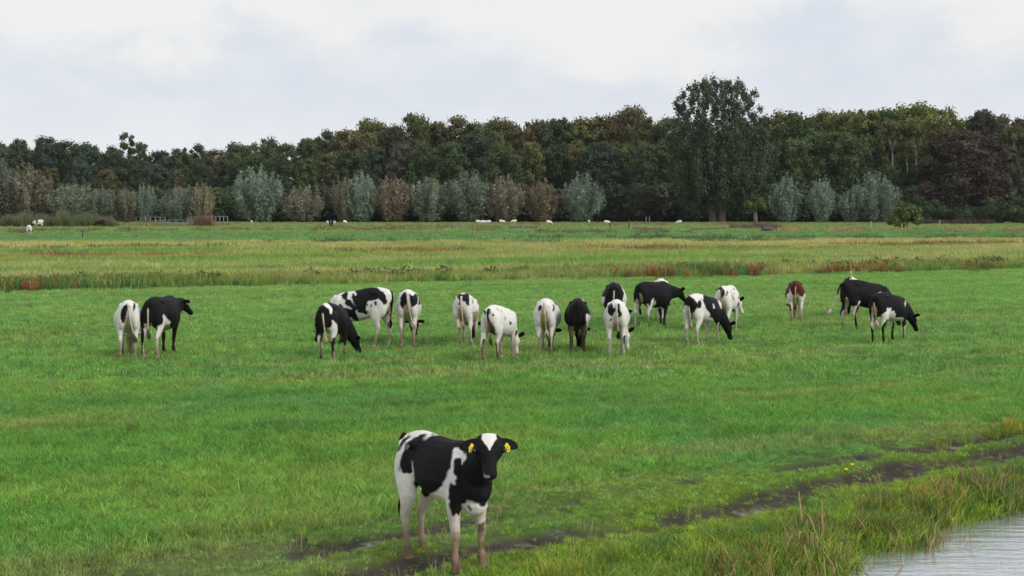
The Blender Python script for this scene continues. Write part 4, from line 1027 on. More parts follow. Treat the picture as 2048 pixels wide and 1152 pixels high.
def loft(mb, rings, n=14):
    """rings: (centre, axis u, radius u, axis w, radius w)"""
    V = []; Fc = []
    for c, u, ru, w, rw in rings:
        for k in range(n):
            a = 2 * math.pi * k / n
            V.append(Vector(c) + Vector(u) * (ru * math.cos(a)) + Vector(w) * (rw * math.sin(a)))
    for i in range(len(rings) - 1):
        for k in range(n):
            Fc.append((i * n + k, i * n + (k + 1) % n, (i + 1) * n + (k + 1) % n, (i + 1) * n + k))
    Fc.append(tuple(range(n))[::-1]); Fc.append(tuple((len(rings) - 1) * n + k for k in range(n)))
    mb.add(V, Fc)
def limb(mb, spec, side, fat=1.0):
    """spec: (x, y, z, fore-aft radius, lateral radius) from body to ground"""
    pts = [Vector((p[0], p[1] * side, p[2])) for p in spec]
    rings = []
    for i, p in enumerate(spec):
        t = (pts[min(i + 1, len(pts) - 1)] - pts[max(i - 1, 0)]).normalized()
        w = Vector((0, 1, 0)); u = w.cross(t).normalized()
        rings.append((pts[i], u, p[3] * fat, w, p[4] * fat))
    loft(mb, rings, 12)
def in_poly(u, v, poly):
    r = np.zeros(len(u), bool); x = poly[0::2]; y = poly[1::2]; n = len(x); j = n - 1
    for i in range(n):
        if y[i] != y[j]:
            c = ((y[i] > v) != (y[j] > v)) & (u < (x[j] - x[i]) * (v - y[i]) / (y[j] - y[i]) + x[i])
            r ^= c
        j = i
    return r
def make_body(s, poll, hdir, feet, voxel, calf=False, roll=0.0, belly=1.0):
    mb = MB(); low = poll[2] < 0.85
    n = 20; V = []; Fc = []
    for (x, zt, zb, w, zm) in TORSO:
        if calf:
            zb += 0.12 * float(sstep(0.52, 0.15, x)) * float(sstep(-0.62, -0.25, x)); w *= 0.90
        elif low:
            drop = float(sstep(-0.25, 0.62, x)); zt -= 0.13 * drop; zm -= 0.05 * drop; zb -= 0.02 * drop
        for k in range(n):
            a = 2 * math.pi * k / n; sn, cs = math.sin(a), math.cos(a)
            y = w * math.copysign(abs(sn) ** 0.88, sn) * (belly if -0.3 < x < 0.4 else 1)
            if cs > 0: y *= 1 - 0.16 * cs
            z = zm + ((zt - zm) if cs > 0 else (zm - zb)) * cs
            V.append((x, y, z))
    for i in range(len(TORSO) - 1):
        for k in range(n):
            Fc.append((i * n + k, i * n + (k + 1) % n, (i + 1) * n + (k + 1) % n, (i + 1) * n + k))
    Fc.append(tuple(range(n))[::-1]); Fc.append(tuple((len(TORSO) - 1) * n + k for k in range(n)))
    mb.add(V, Fc)
    for sd in (1, -1):
        mb.ball((-0.40, 0.132 * sd, 1.150), (0.12, 0.08, 0.055))                       # hook bones
        mb.ball((-0.69, 0.080 * sd, 1.11), (0.065, 0.05, 0.055))                      # pin bones
        mb.ball((-0.53, 0.135 * sd, 0.88), (0.185, 0.105, 0.27))                      # thigh
        mb.ball((0.47, 0.145 * sd, 0.84 if low else 0.88), (0.13, 0.085, 0.24))                        # shoulder
        f = feet.get('hl' if sd > 0 else 'hr', (0, 0, 0)); fx, fy, fz = f
        limb(mb, [(-0.52, .15, .92, .17, .07), (-0.50 + fx * .2, .155, .76, .155, .085), (-0.49 + fx * .4, .155 + fy * sd * .3, .63, .115, .072), (-0.545 + fx * .65, .148 + fy * sd * .6, .51, .072, .05),
                  (-0.60 + fx * .85, .140 + fy * sd * .8, .415 + fz * .5, .058, .038), (-0.585 + fx * .9, .138 + fy * sd * .85, .34 + fz * .7, .040, .032), (-0.565 + fx, .138 + fy * sd, .20 + fz, .030, .027),
                  (-0.555 + fx, .138 + fy * sd, .12 + fz, .040, .037), (-0.54 + fx, .138 + fy * sd, .085 + fz, .035, .034), (-0.525 + fx, .138 + fy * sd, .045 + fz, .048, .043), (-0.515 + fx, .138 + fy * sd, .0 + fz, .058, .050)], sd, 1.10 if calf else 1.04)
        f = feet.get('fl' if sd > 0 else 'fr', (0, 0, 0)); fx, fy, fz = f
        limb(mb, [(0.47, .14, .92, .13, .06), (0.44 + fx * .1, .15, .74, .115, .072), (0.425 + fx * .3, .148 + fy * sd * .3, .61, .083, .062), (0.435 + fx * .5, .142 + fy * sd * .5, .49, .058, .049),
                  (0.45 + fx * .72, .138 + fy * sd * .75, .385 + fz * .5, .047, .043), (0.452 + fx * .78, .136 + fy * sd * .8, .345 + fz * .6, .049, .044), (0.448 + fx * .85, .135 + fy * sd * .85, .29 + fz * .8, .036, .033),
                  (0.446 + fx, .135 + fy * sd, .19 + fz, .030, .028), (0.447 + fx, .135 + fy * sd, .12 + fz, .040, .038), (0.46 + fx, .135 + fy * sd, .085 + fz, .036, .035), (0.475 + fx, .135 + fy * sd, .045 + fz, .048, .044), (0.485 + fx, .135 + fy * sd, .0 + fz, .057, .050)], sd, 1.14 if calf else 1.04)
    if calf: mb.ball((.58, 0, .68), (.14, .11, .13))
    # neck
    poll = Vector(poll); a = Vector(hdir).normalized()
    hz = Vector((a.x, a.y, 0))
    c = Vector((-hz.y, hz.x, 0)).normalized() if hz.length > 0.04 else Vector((0, 1, 0))
    b = a.cross(c).normalized()
    if roll:
        q = Matrix.Rotation(roll, 3, a); c = q @ c; b = q @ b
    HL = 0.43 if calf else 0.47
    hw = 1.48 if calf else 1.08
    A = Vector((0.50, 0, 0.90 if low else 0.985)); Bn = poll + a * 0.07 - b * 0.075
    ctrl = A.lerp(Bn, 0.5) + Vector((0.05, 0, 0.04 if poll.z < 0.9 else -0.03))
    rings = []
    N = 8
    for i in range(N + 1):
        t = i / N
        p = A * (1 - t) ** 2 + ctrl * (2 * t * (1 - t)) + Bn * t * t
        tg = ((ctrl - A) * (1 - t) + (Bn - ctrl) * t).normalized()
        lat = Vector((0, 1, 0)).lerp(c, t); lat = (lat - tg * lat.dot(tg)).normalized(); up = tg.cross(lat)
        hh = 0.255 * (1 - t) ** 1.1 + 0.135 * (1 - (1 - t) ** 1.1); ww = 0.155 * (1 - t) + 0.090 * t
        rings.append((p - up * 0.02 * (1 - t), up, hh, lat, ww))
    loft(mb, rings, 14)
    # head: poll to muzzle (fraction of length, offset along b, half height, half width)
    rings = []
    for t, ob, hh, w in [(-0.04, -.055, .050, .052), (0.03, -.06, .085, .082), (0.15, -.065, .108, .098), (0.30, -.072, .112, .103), (0.42, -.078, .098, .088), (0.56, -.078, .080, .068),
                         (0.70, -.078, .066, .058), (0.82, -.078, .060, .060), (0.92, -.082, .056, .063), (0.985, -.086, .044, .054), (1.01, -.088, .025, .034)]:
        rings.append((poll + a * (HL * t) + b * ob, b, hh, c, w * (hw if not calf else hw * (1 - .22 * float(sstep(.36, .62, t))))))
    loft(mb, rings, 14)
    for sd in (1, -1):
        mb.ball(poll + a * HL * .33 + b * (-.035) + c * (.088 * sd * hw), (.030, .026, .030))   # brow ridge
        mb.ball(poll + a * HL * .22 + b * (-.10) + c * (.06 * sd), (.06, .04, .07))             # cheek
    # scale, unite, smooth
    if calf:
        mb.v = [((p[0] * .88 if p[0] < .5 else p[0] - .06), p[1], p[2]) for p in mb.v]; poll = poll - Vector((.06, 0, 0))
    me = mb.mesh('raw', True); me.transform(Matrix.Scale(s, 4))
    ob = bpy.data.objects.new('raw', me); COL.objects.link(ob)
    m1 = ob.modifiers.new('u', 'REMESH'); m1.mode = 'VOXEL'; m1.voxel_size = voxel; m1.use_smooth_shade = True
    m2 = ob.modifiers.new('s', 'SMOOTH'); m2.factor = 0.5; m2.iterations = int(max(2, round(0.055 / voxel)))
    dg = bpy.context.evaluated_depsgraph_get()
    me2 = bpy.data.meshes.new_from_object(ob.evaluated_get(dg))
    bpy.data.objects.remove(ob); bpy.data.meshes.remove(me)
    return me2, dict(poll=poll * s, a=a, b=b, c=c, HL=HL * s, hw=hw, s=s)
def ear_mesh(fr, sd, droop=0.1, back=0.15):
    """cupped leaf shaped ear, returns verts, faces, direction, tip"""
    s = fr['s']; a, b, c = fr['a'], fr['b'], fr['c']
    base = fr['poll'] + a * (0.12 * fr['HL']) + b * (-0.045 * s) + c * (0.070 * sd * s * max(1.0, fr['hw'] * .82))
    d = (c * sd - a * back - Vector((0, 0, 1)) * droop).normalized()
    w = (a * 0.75 - Vector((0, 0, 1)) * 0.5); w = (w - d * w.dot(d)).normalized()
    nrm = d.cross(w).normalized()
    if nrm.dot(b) < 0: nrm = -nrm
    V = []; Fc = []
    prof = [(0, .026), (.12, .034), (.32, .045), (.55, .050), (.78, .042), (.92, .026), (1.0, .008)]
    L = 0.20 * s; n = 8
    for t, hw in prof:
        for k in range(n):
            an = 2 * math.pi * k / n
            p = base + d * (L * t) + w * (hw * s * math.cos(an)) + nrm * (s * (.013 * math.sin(an) + .022 * (math.cos(an) ** 2) * (1 if t < .95 else 0)))
            V.append(p)
    for i in range(len(prof) - 1):
        for k in range(n):
            Fc.append((i * n + k, i * n + (k + 1) % n, (i + 1) * n + (k + 1) % n, (i + 1) * n + k))
    Fc.append(tuple(range(n))[::-1]); Fc.append(tuple((len(prof) - 1) * n + k for k in range(n)))
    return V, Fc, base, d, w, nrm, L
def paint(co, no, key, base, other, seed, s, patches, front=None):
    X, Y, h, _ = SPOT[key]
    a = math.radians(h); ca, sa = math.cos(a), math.sin(a)
    wx = co[:, 0] * ca - co[:, 1] * sa; wy = co[:, 0] * sa + co[:, 1] * ca; wz = co[:, 2]
    f = np.array([X, Y, 0.7 - CAM_H]); f = f / np.linalg.norm(f)
    u = (wx - wy * f[0] / f[1]) * 100; v = (wz - wy * f[2] / f[1]) * 100
    jx = (fbm(co[:, 0] * 16, co[:, 1] * 16, co[:, 2] * 16, seed, 3) - .5) * 5.0
    jy = (fbm(co[:, 0] * 16, co[:, 1] * 16, co[:, 2] * 16, seed + 5, 3) - .5) * 5.0
    nw = np.stack([no[:, 0] * ca - no[:, 1] * sa, no[:, 0] * sa + no[:, 1] * ca, no[:, 2]], 1)
    facing = -(nw @ f) > -0.22
    col = np.empty((len(co), 3)); col[:] = COATCOL[base]
    if front: col[co[:, 0] > front[1] * s] = COATCOL[front[0]]
    # the flank turned away: patches of its own
    nz = fbm(co[:, 0] * 2.6 / s, co[:, 1] * 2.6 / s, co[:, 2] * 2.6 / s, seed + 40, 3)
    away = np.where((nz > other)[:, None], np.array(COATCOL['w']), np.array(COATCOL['r' if base == 'w' and key == 'O' else 'k']))
    acc = np.zeros_like(col)
    for ox, oy in ((.7, .3), (-.3, .7), (-.7, -.3), (.3, -.7)):             # hair blurs the border of a patch a little
        cc = col.copy()
        for c, p in patches: cc[in_poly(u + jx + ox, v + jy + oy, p)] = COATCOL[c]
        acc += cc / 4
    col = acc
    col = np.where(facing[:, None], col, away)
    return col
def soil(co, col, s, seed, amount=1.0, pushed=True):
    """mud and dung staining on legs and between the hind legs"""
    z = co[:, 2] / s; x = co[:, 0] / s; y = co[:, 1] / s
    n = fbm(co[:, 0] * 9, co[:, 1] * 9, co[:, 2] * 9, seed + 70, 4)
    far = sstep(.75, .60, x); leg = np.maximum(sstep(0.66, 0.12, z + (n - .5) * .6) * 0.95, sstep(.74, .5, z) * (np.abs(x) > .3) * (n > .5) * .35)
    rear = sstep(-0.35, -0.60, x) * sstep(0.15, 0.04, np.abs(y)) * sstep(1.08, 0.80, z) * 0.85
    bel = sstep(0.66, 0.50, z) * (np.abs(x) < 0.45) * 0.30
    t = np.clip(np.maximum(np.maximum(leg * far, rear), bel) * amount * (0.25 + 1.5 * n), 0, 0.93)
    c2 = mix(np.array([0.40, 0.285, 0.16]), np.array([0.17, 0.11, 0.06]), np.clip(sstep(.55, .12, z) * .8 + (n - .5), 0, 1))
    dark = col.mean(1) < 0.1
    t = np.where(dark, t * 0.07, t)
    return mix(col, c2, t)
def put_tag(fr, ear, parent, facing_dir):
    V, Fc, base, d, w, nrm, L = ear
    s = fr['s']
    c = base + d * (L * .45) + w * (0.030 * s) + nrm * 0.02
    # plate hangs, turned flat towards the opening of the ear
    n = Vector(facing_dir).normalized(); up = Vector((0, 0, 1)); r = up.cross(n).normalized(); up = n.cross(r)
    c = c + n * 0.022
    pts = [(.86 * x, .86 * y) for x, y in [(-.030, -.052), (.030, -.052), (.033, .0), (.012, .022), (.012, .034), (-.012, .034), (-.012, .022), (-.033, .0)]]
    mb = MB(); k = len(pts)
    V2 = [c + r * x + up * y + n * .0025 for x, y in pts] + [c + r * x + up * y - n * .0025 for x, y in pts]
    mb.add(V2, [tuple(range(k)), tuple(range(k, 2 * k))[::-1]] + [(i, i + k, (i + 1) % k + k, (i + 1) % k) for i in range(k)])
    o = mb.build('ear_tag', M['tagy'], parent, False)
    m3 = MB()
    for j, (x0, x1, y0) in enumerate([(-.018, -.006, -.012), (.004, .016, -.014), (-.019, -.009, -.033), (-.004, .006, -.033), (.011, .020, -.032)]):
        q = [c + r * x + up * y + n * .0042 for x, y in ((x0, y0), (x1, y0), (x1, y0 + .004), (x0, y0 + .004))]
        m3.add(q, [(0, 1, 2, 3)])
        q = [c + r * x + up * y + n * .0042 for x, y in ((x0, y0), (x0 + .004, y0), (x0 + .004, y0 + .014), (x0, y0 + .014))]
        m3.add([p + n * .0006 for p in q], [(0, 1, 2, 3)])
    m3.build('printed_number', M['tagprint'], o, False)
    return o
TAILS = {
    'hang': [(-.70, 0, 1.185), (-.76, 0, 1.15), (-.775, 0, 1.06), (-.768, .005, .92), (-.755, .01, .78), (-.75, .01, .67), (-.75, .01, .58)],
    'tuck': [(-.70, 0, 1.185), (-.755, 0, 1.14), (-.765, 0, 1.04), (-.748, -.01, .90), (-.728, -.02, .78), (-.712, -.03, .66), (-.70, -.04, .56)],
    'swish': [(-.735, 0, 1.175), (-.80, 0, 1.15), (-.86, .01, 1.04), (-.90, .02, .92), (-.95, .03, .78), (-1.03, .05, .62), (-1.09, .06, .52)],
    'raised': [(-.68, 0, 1.17), (-.75, 0, 1.26), (-.79, 0, 1.37), (-.84, .01, 1.43), (-.91, .02, 1.40), (-.93, .02, 1.20), (-.94, .02, 1.08)],
    'side': [(-.70, 0, 1.185), (-.755, 0, 1.15), (-.772, -.01, 1.05), (-.765, -.03, .90), (-.745, -.06, .76), (-.735, -.085, .64), (-.73, -.11, .55)],
}
def cow(key, name, label, base='w', other=.5, poll=(1.02, 0, .50), hdir=(.36, 0, -.93), feet={}, tail='hang', tailcol=('w', 'w', 't'),
        earcol='k', headcol=None, tags=(), voxel=.02, calf=False, group='heifers grazing together in the pasture', cat='cow', belly=1.0, roll=0.0, droop=.1, back=.15, dirt=1.0, eyes=False, tail_split=.45, front=None):
    X, Y, h, s = SPOT[key]
    seed = sum(map(ord, key)) * 7
    body, fr = make_body(s, poll, hdir, feet, voxel, calf, roll, belly)
    nv = len(body.vertices)
    co = np.empty(nv * 3, np.float32); body.vertices.foreach_get('co', co); co = co.reshape(-1, 3).astype(float)
    no = np.empty(nv * 3, np.float32); body.vertices.foreach_get('normal', no); no = no.reshape(-1, 3).astype(float)
    col = paint(co, no, key, base, other, seed, s, COAT.get(key, []), front)
    P_, a_, b_, c_ = [np.array(fr[q]) for q in ('poll', 'a', 'b', 'c')]
    rel = co - P_; ta = rel @ a_ / fr['HL']; tb = rel @ b_ / s; tl = rel @ c_ / s / (1.25 if calf else 1.0)
    if headcol:
        inhead = (ta > -.08) & (ta < 1.1) & (np.abs(tb + .07) < .16) & (np.abs(tl) < .17) & (co[:, 0] > .62 * s)
        hc = np.array(COATCOL[headcol[0]])
        col[inhead] = hc
        if len(headcol) > 1:                                     # blaze / pale muzzle
            for kind_ in headcol[1:]:
                if kind_ == 'blaze':
                    wb = .054 * sstep(.50, .14, ta) * (0.85 + .3 * fbm(co[:, 0] * 20, co[:, 1] * 20, co[:, 2] * 20, 3)); m = inhead & (np.abs(tl) < wb) & (tb > -.06) & (ta > .0) & (ta < .46)
                    col[m] = COATCOL['w']
                if kind_ == 'muzzle':
                    m = inhead & (ta > .80); col[m] = mix(col[m], np.array([.50, .33, .28]), np.full(m.sum(), .75))
                if kind_ == 'palejaw':
                    m = inhead & (tb < -.10) & (ta > .3); col[m] = COATCOL['t']
                if kind_ == 'nose':                              # wet pinkish rim above the lip and a pale chin
                    m = inhead & (ta > .93) & (tb > -.078) & (tb < -.05) & (tl > -.045) & (tl < .0); col[m] = (.34, .25, .24)
                    m = inhead & (ta > .84) & (tb < -.120) & (np.abs(tl) < .04); col[m] = (.45, .40, .36)
    col = soil(co, col, s, seed, dirt)
    if calf:                                                     # worn brown knees and dark wet fetlocks
        zz = co[:, 2] / s; fb = fbm(co[:, 0] * 30, co[:, 1] * 30, co[:, 2] * 30, seed=8)
        kn = sstep(.06, .03, np.abs(zz - .355) + (fb - .5) * .03) * (co[:, 0] > .25) * sstep(.1, .5, no[:, 0])
        col = mix(col, np.array([.15, .095, .06]), kn * .5)
        ft = sstep(.16, .10, zz + (fb - .5) * .06) * sstep(.02, .05, zz)
        col = mix(col, np.array([.085, .055, .038]), ft * .55)
    bm = bmesh.new(); bm.from_mesh(body)
    ears = {}
    cols = [col]
    for sd in (1, -1):
        e = ear_mesh(fr, sd, droop if not hasattr(droop, '__len__') else droop[0 if sd > 0 else 1], back); ears['l' if sd > 0 else 'r'] = e
        vs = [bm.verts.new(p) for p in e[0]]
        for f in e[1]:
            ff = bm.faces.new([vs[i] for i in f]); ff.smooth = True
        cols.append(np.tile(np.array(COATCOL[earcol]), (len(e[0]), 1)))
    bm.to_mesh(body); bm.free()
    col = np.concatenate(cols)
    a = body.attributes.new('col', 'FLOAT_COLOR', 'POINT')
    c4 = np.ones((len(col), 4), np.float32); c4[:, :3] = col; a.data.foreach_set('color', c4.ravel())
    body.materials.clear(); body.materials.append(M['coat']); body.name = name
    o = link(name, body)
    o.location = (X, Y, gz(X, Y)); o.rotation_euler = (0, 0, math.radians(h))
    tag(o, label, cat, group)
    # tail with its switch
    tp = [Vector(p) * s for p in TAILS[tail]]
    pts = []
    for i in range(len(tp) - 1):
        for k in range(3): pts.append(tp[i].lerp(tp[i + 1], k / 3))
    pts.append(tp[-1])
    rad = [(.034 * (1 - t) + .010 * t) * s for t in np.linspace(0, 1, len(pts)) ** .6]
    mb = MB(); mb.tube(pts, rad, 8)
    me = mb.mesh('tail'); tn = vnoise(np.arange(len(pts) * 8) * .31, np.zeros(len(pts) * 8), seed=seed); tcol = np.array([COATCOL[tailcol[0]] if i // 8 < len(pts) * tail_split else COATCOL[tailcol[1]] for i in range(len(pts) * 8)])
    c4 = np.ones((len(me.vertices), 4), np.float32); c4[:, :3] = np.where(tcol.mean(1)[:, None] > .2, mix(tcol, np.array([.36, .25, .15]), np.clip(.40 + tn * .6, 0, 1) * np.linspace(.45, 1, len(tcol))), tcol)
    a = me.attributes.new('col', 'FLOAT_COLOR', 'POINT'); a.data.foreach_set('color', c4.ravel())
    tl_ = link('tail', me, M['coat'], o)
    d = (tp[-1] - tp[-2]).normalized(); mb = MB(); q = random.Random(seed)
    for k in range(9):
        off = Vector((q.uniform(-1, 1), q.uniform(-1, 1), q.uniform(-.3, .3))) * .022 * s
        e = tp[-1] + d * (.16 * s * q.uniform(.75, 1.1)) + off * 1.6 + Vector((0, 0, -.02))
        m_ = tp[-1].lerp(e, .45) + off * 1.2
        mb.tube([tp[-1] - d * .03, m_, e], [.012 * s, .013 * s, .003 * s], 5, COATCOL[tailcol[2]])
    mb.build('tail_switch', M['coat'], tl_)
    for k, n_ in tags:
        put_tag(fr, ears[k], o, n_)
    if eyes:
        for sd in (1, -1):
            e = fr['poll'] + fr['a'] * fr['HL'] * .37 + fr['b'] * (-.040 * s) + fr['c'] * (.0955 * sd * s * fr['hw'])
            mb = MB(); mb.ball(e, .024 * s, n=12, m=8); mb.build('eye', M['eye'], o)
    return o, fr
GRZ = (.36, 0, -.93)
def local_dir(key, wx, wy, wz):
    a = -math.radians(SPOT[key][2]); return (wx * math.cos(a) - wy * math.sin(a), wx * math.sin(a) + wy * math.cos(a), wz)
G0 = 'heifers grazing together in the pasture'
cow('A', 'cow', 'white cow seen from behind, oval black patch on its left thigh, beside the black heifer', other=.6, poll=(1.0, -.02, .50), tail='side', tailcol=('w', 'w', 'd'), feet=dict(hl=(0, .03, 0), hr=(0, .0, 0)), earcol='w', headcol=('t',), belly=1.04)
cow('B', 'cow', 'black heifer with white hind legs looking right, yellow ear tag, far left of the herd', base='k', other=.0, poll=(.97, -.06, 1.15), hdir=local_dir('B', .42, .66, -.62), tail='hang', tailcol=('k', 'w', 'd'), tags=(('r', local_dir('B', -.35, -1, .1)),), feet=dict(hl=(.0, .06, 0), hr=(-.02, .02, 0), fl=(-.04, -.01, 0), fr=(.12, .10, 0)), tail_split=.35, dirt=.8)
cow('C', 'cow', 'small black and white heifer grazing with pale muzzle in front of the broadside cow', base='k', other=.3, poll=(.90, -.24, .47), hdir=(.34, -.32, -.88), tailcol=('k', 'w', 't'), tail='tuck', tags=(('l', local_dir('C', .1, -1, .1)),), feet=dict(hl=(0, -.02, 0), hr=(.04, -.02, 0), fr=(.02, 0, 0)), tail_split=.3)
cow('D', 'cow', 'large cow standing broadside facing left with black saddle patches on white', other=.5, tailcol=('k', 'k', 'k'), earcol='k', headcol=('k',), feet=dict(hl=(.12, .02, 0), hr=(-.06, .0, 0), fl=(-.03, 0, 0), fr=(.08, 0, 0)), belly=1.03, tail='tuck', front=('k', .72))
cow('E', 'cow', 'white cow from behind with two black buttock patches next to the broadside cow', other=.5, poll=(1.0, -.10, .50), hdir=(.34, -.1, -.93), tail='side', tailcol=('w', 'w', 't'), tags=(('r', local_dir('E', .2, -1, .2)),), headcol=('k', 'muzzle'))
cow('F', 'cow', 'white cow with a black butterfly mark under its tail head, facing away', other=.5, tail='tuck', headcol=('k',), feet=dict(hl=(0, -.08, 0), hr=(-.02, -.07, 0), fr=(0, -.02, 0)), poll=(1.0, .0, .5), belly=.92)
cow('G', 'cow', 'nearly all white heifer with small black flecks grazing to the right, hind legs muddy', other=.9, poll=(.95, -.02, .52), hdir=(.34, .0, -.93), tail='tuck', tailcol=('k', 'd', 'd'), feet=dict(hl=(-.12, .03, 0), hr=(.10, .02, .05), fl=(.02, 0, 0), fr=(.0, 0, 0)), headcol=('w',), dirt=1.0, belly=1.03, droop=(-.3, -.45))
cow('H', 'cow', 'white cow from behind with two small black spots and dirty yellow rump', other=.8, tail='tuck', tailcol=('w', 'y', 'y'), feet=dict(fr=(0, .06, 0)), headcol=('k',), belly=1.08, poll=(1.0, .0, .50))
cow('I', 'cow', 'black cow from behind with a white blaze on its right flank and tagged ear', base='k', other=.0, poll=(.98, -.07, .50), hdir=(.30, .02, -.95), tail='tuck', tailcol=('k', 'k', 'd'), tags=(('r', local_dir('I', .1, -1, .25)),), headcol=('k',), dirt=1.0, droop=-.05)
cow('J', 'cow', 'black rumped cow with white tail half hidden behind the white cow', base='k', other=.2, poll=(1.0, -.22, .50), hdir=(.34, -.12, -.93), tailcol=('k', 'w', 't'), tail_split=.3, belly=1.05, headcol=('k',), droop=-.05)
cow('K', 'cow', 'white cow with a black heart shaped mark below its tail head, grazing', other=.6, poll=(.98, -.20, .50), hdir=(.36, -.16, -.92), tailcol=('w', 'w', 'k'), tail='tuck', feet=dict(hl=(0, .02, 0), hr=(-.02, -.01, 0)), droop=-.55, headcol=('w',), dirt=.7)
cow('L', 'cow', 'black heifer walking right with lowered head and white hind legs', base='k', other=.0, poll=(1.10, -.06, 1.02), hdir=(.72, -.15, -.68), tail='tuck', tailcol=('k', 'k', 'k'), feet=dict(hl=(-.10, .02, 0), hr=(.14, .0, 0), fl=(.08, 0, 0), fr=(-.16, 0, 0)), dirt=.9, droop=(-.4, -.5))
cow('L2', 'cow', 'white cow mostly hidden behind the walking black heifer', other=.9, feet=dict(), headcol=('w',), tail='tuck')
cow('M', 'cow', 'black and white heifer grazing right with a white saddle and pale muzzle', other=.4, poll=(1.02, -.12, .50), hdir=(.44, -.05, -.89), tail='tuck', tailcol=('k', 'w', 't'), feet=dict(hl=(-.05, -.02, 0), hr=(.0, 0, 0), fl=(.0, .02, 0), fr=(.04, .0, 0)), tail_split=.4, dirt=.8, droop=(0, -.3), front=('k', .6))
cow('N', 'cow', 'white cow speckled black with a dark rump ring, standing behind the saddle marked heifer', other=.8, poll=(.95, -.08, .86), hdir=(.52, -.25, -.79), tail='hang', tailcol=('d', 'y', 'y'), feet=dict(), droop=(0, -.6), headcol=None, dirt=.8)
cow('O', 'cow', 'reddish brown and white cow seen from behind, alone', other=.5, poll=(1.0, .0, .50), tail='hang', tailcol=('r', 'y', 'd'), earcol='d', headcol=('t',), feet=dict(hl=(0, -.03, 0), hr=(0, -.03, 0)), tail_split=.25, droop=-.02, dirt=.9)
cow('P', 'cow', 'large black cow swishing its pale tail, behind the tagged black and white heifer', base='k', other=.0, poll=(1.02, 0, .50), tail='swish', tailcol=('k', 'y', 'y'), feet=dict(hl=(-.06, .02, 0), hr=(.14, .02, 0), fl=(0, 0, 0), fr=(.03, 0, 0)), headcol=('k',), tail_split=.5, belly=1.03)
cow('P2', 'cow', 'black and white cow with raised white tail peeking over the large black cow', base='k', other=.5, tail='raised', tailcol=('w', 'w', 't'), headcol=('k',))
cow('Q', 'cow', 'black heifer with white belly and legs and yellow ear tag, lowest at the right end', base='k', other=.1, poll=(1.04, -.04, .66), hdir=(.52, -.10, -.85), tail='tuck', tailcol=('k', 'y', 'y'), tags=(('r', local_dir('Q', .1, -1, .2)),), feet=dict(hl=(-.05, -.02, 0), hr=(.02, .0, 0), fl=(-.04, .03, 0), fr=(.08, .03, 0)), tail_split=.35, dirt=.9, droop=(0, -.25))
# the calf in front
calf, fr = cow('Z', 'calf', 'young black and white calf with two yellow ear tags standing nearest, facing the viewer', base='w', other=.45, poll=local_dir('Z', .49, -.78, 1.39)[:2] + (1.39,), hdir=local_dir('Z', .04, -.66, -.75),
    feet=dict(hl=(-.03, -.05, 0), hr=(.11, -.035, 0), fl=(-.04, .055, 0), fr=(-.02, -.0, 0)), tail='tuck', tailcol=('k', 'w', 'k'), headcol=('k', 'blaze', 'nose'), calf=True, voxel=.0095, eyes=True, cat='calf', group='',
    tags=(('l', local_dir('Z', .15, -1, .15)), ('r', local_dir('Z', .15, -1, .15))), droop=(.38, .42), back=.02, dirt=1.2)

# ------------------------------------------------------------------ far animals, railings, culverts, posts
def far_spot(key, px, py, h, s):
    x, y = at(px, py); SPOT[key] = (x, y, h, s)
G1 = 'cattle far off in the back fields'
far_spot('R', 58, 475, 108, 1.12); COAT['R'] = [('k', [-8, 45, 10, 45, 12, 85, -10, 80])]
cow('R', 'cow', 'distant white cow with a black rear patch, the nearer of two at the left edge', other=.5, voxel=.045, group=G1, poll=(.98, .1, 1.1), hdir=(.8, .2, -.5), headcol=('k',))
far_spot('S', 77, 456, 172, 1.12); COAT['S'] = [('k', [-40, 80, -10, 85, -12, 130, -45, 130])]
cow('S', 'cow', 'distant white cow with a black shoulder standing side on before the reeds', other=.5, voxel=.045, group=G1, poll=(1.0, 0, .75), headcol=('k',))
far_spot('T', 200, 455, 165, 1.1); COATCOL['n'] = (.035, .016, .012)
cow('T', 'cow', 'dark brown cow standing before the reed belt', base='n', other=0, voxel=.05, group=G1, headcol=('n',), dirt=0, tailcol=('n', 'n', 'n'))
far_spot('U', 662, 458, 95, 1.1)
cow('U', 'cow', 'distant black cow between two white ones below the willows', base='k', other=0, voxel=.05, group=G1, headcol=('k',), dirt=.2, poll=(1.0, 0, 1.15), hdir=(.8, 0, -.5))
n_ = 0
for (px, py, h, lab) in ((655, 451, 90, 'distant white cow seen end on, just left of the black one'), (669, 451, 92, 'distant white cow seen end on, just right of the black one'), (503, 450, 95, 'distant white cow end on below the large silver willow'), (690, 449.5, 60, 'distant white cow right of the three below the half brown willow'),
    (957, 449, 8, 'low white cow, leftmost of the far row below the middle willows'), (968, 449.5, 20, 'white cow second in the far row below the middle willows'), (976, 449.5, 170, 'white cow third in the far row below the middle willows'), (1004, 448.5, 12, 'white cow alone right of the far row below the middle willows'), (1028, 448, 178, 'faint white cow between the far row and the lone silver willow'), (1098, 450, 25, 'brightest white cow left of the lone silver willow'),
    (1178, 449, 80, 'white cow end on below the lone silver willow'), (1214, 450, 5, 'white cow side on above the dark ditch'), (1358, 450, 160, 'white cow far off left of the poplar')):
    key = 'V%d' % n_; n_ += 1
    far_spot(key, px, py, h, .76)
    cow(key, 'cow', lab, other=.85, voxel=.07, group=G1, dirt=.3, headcol=('w',), earcol='w')

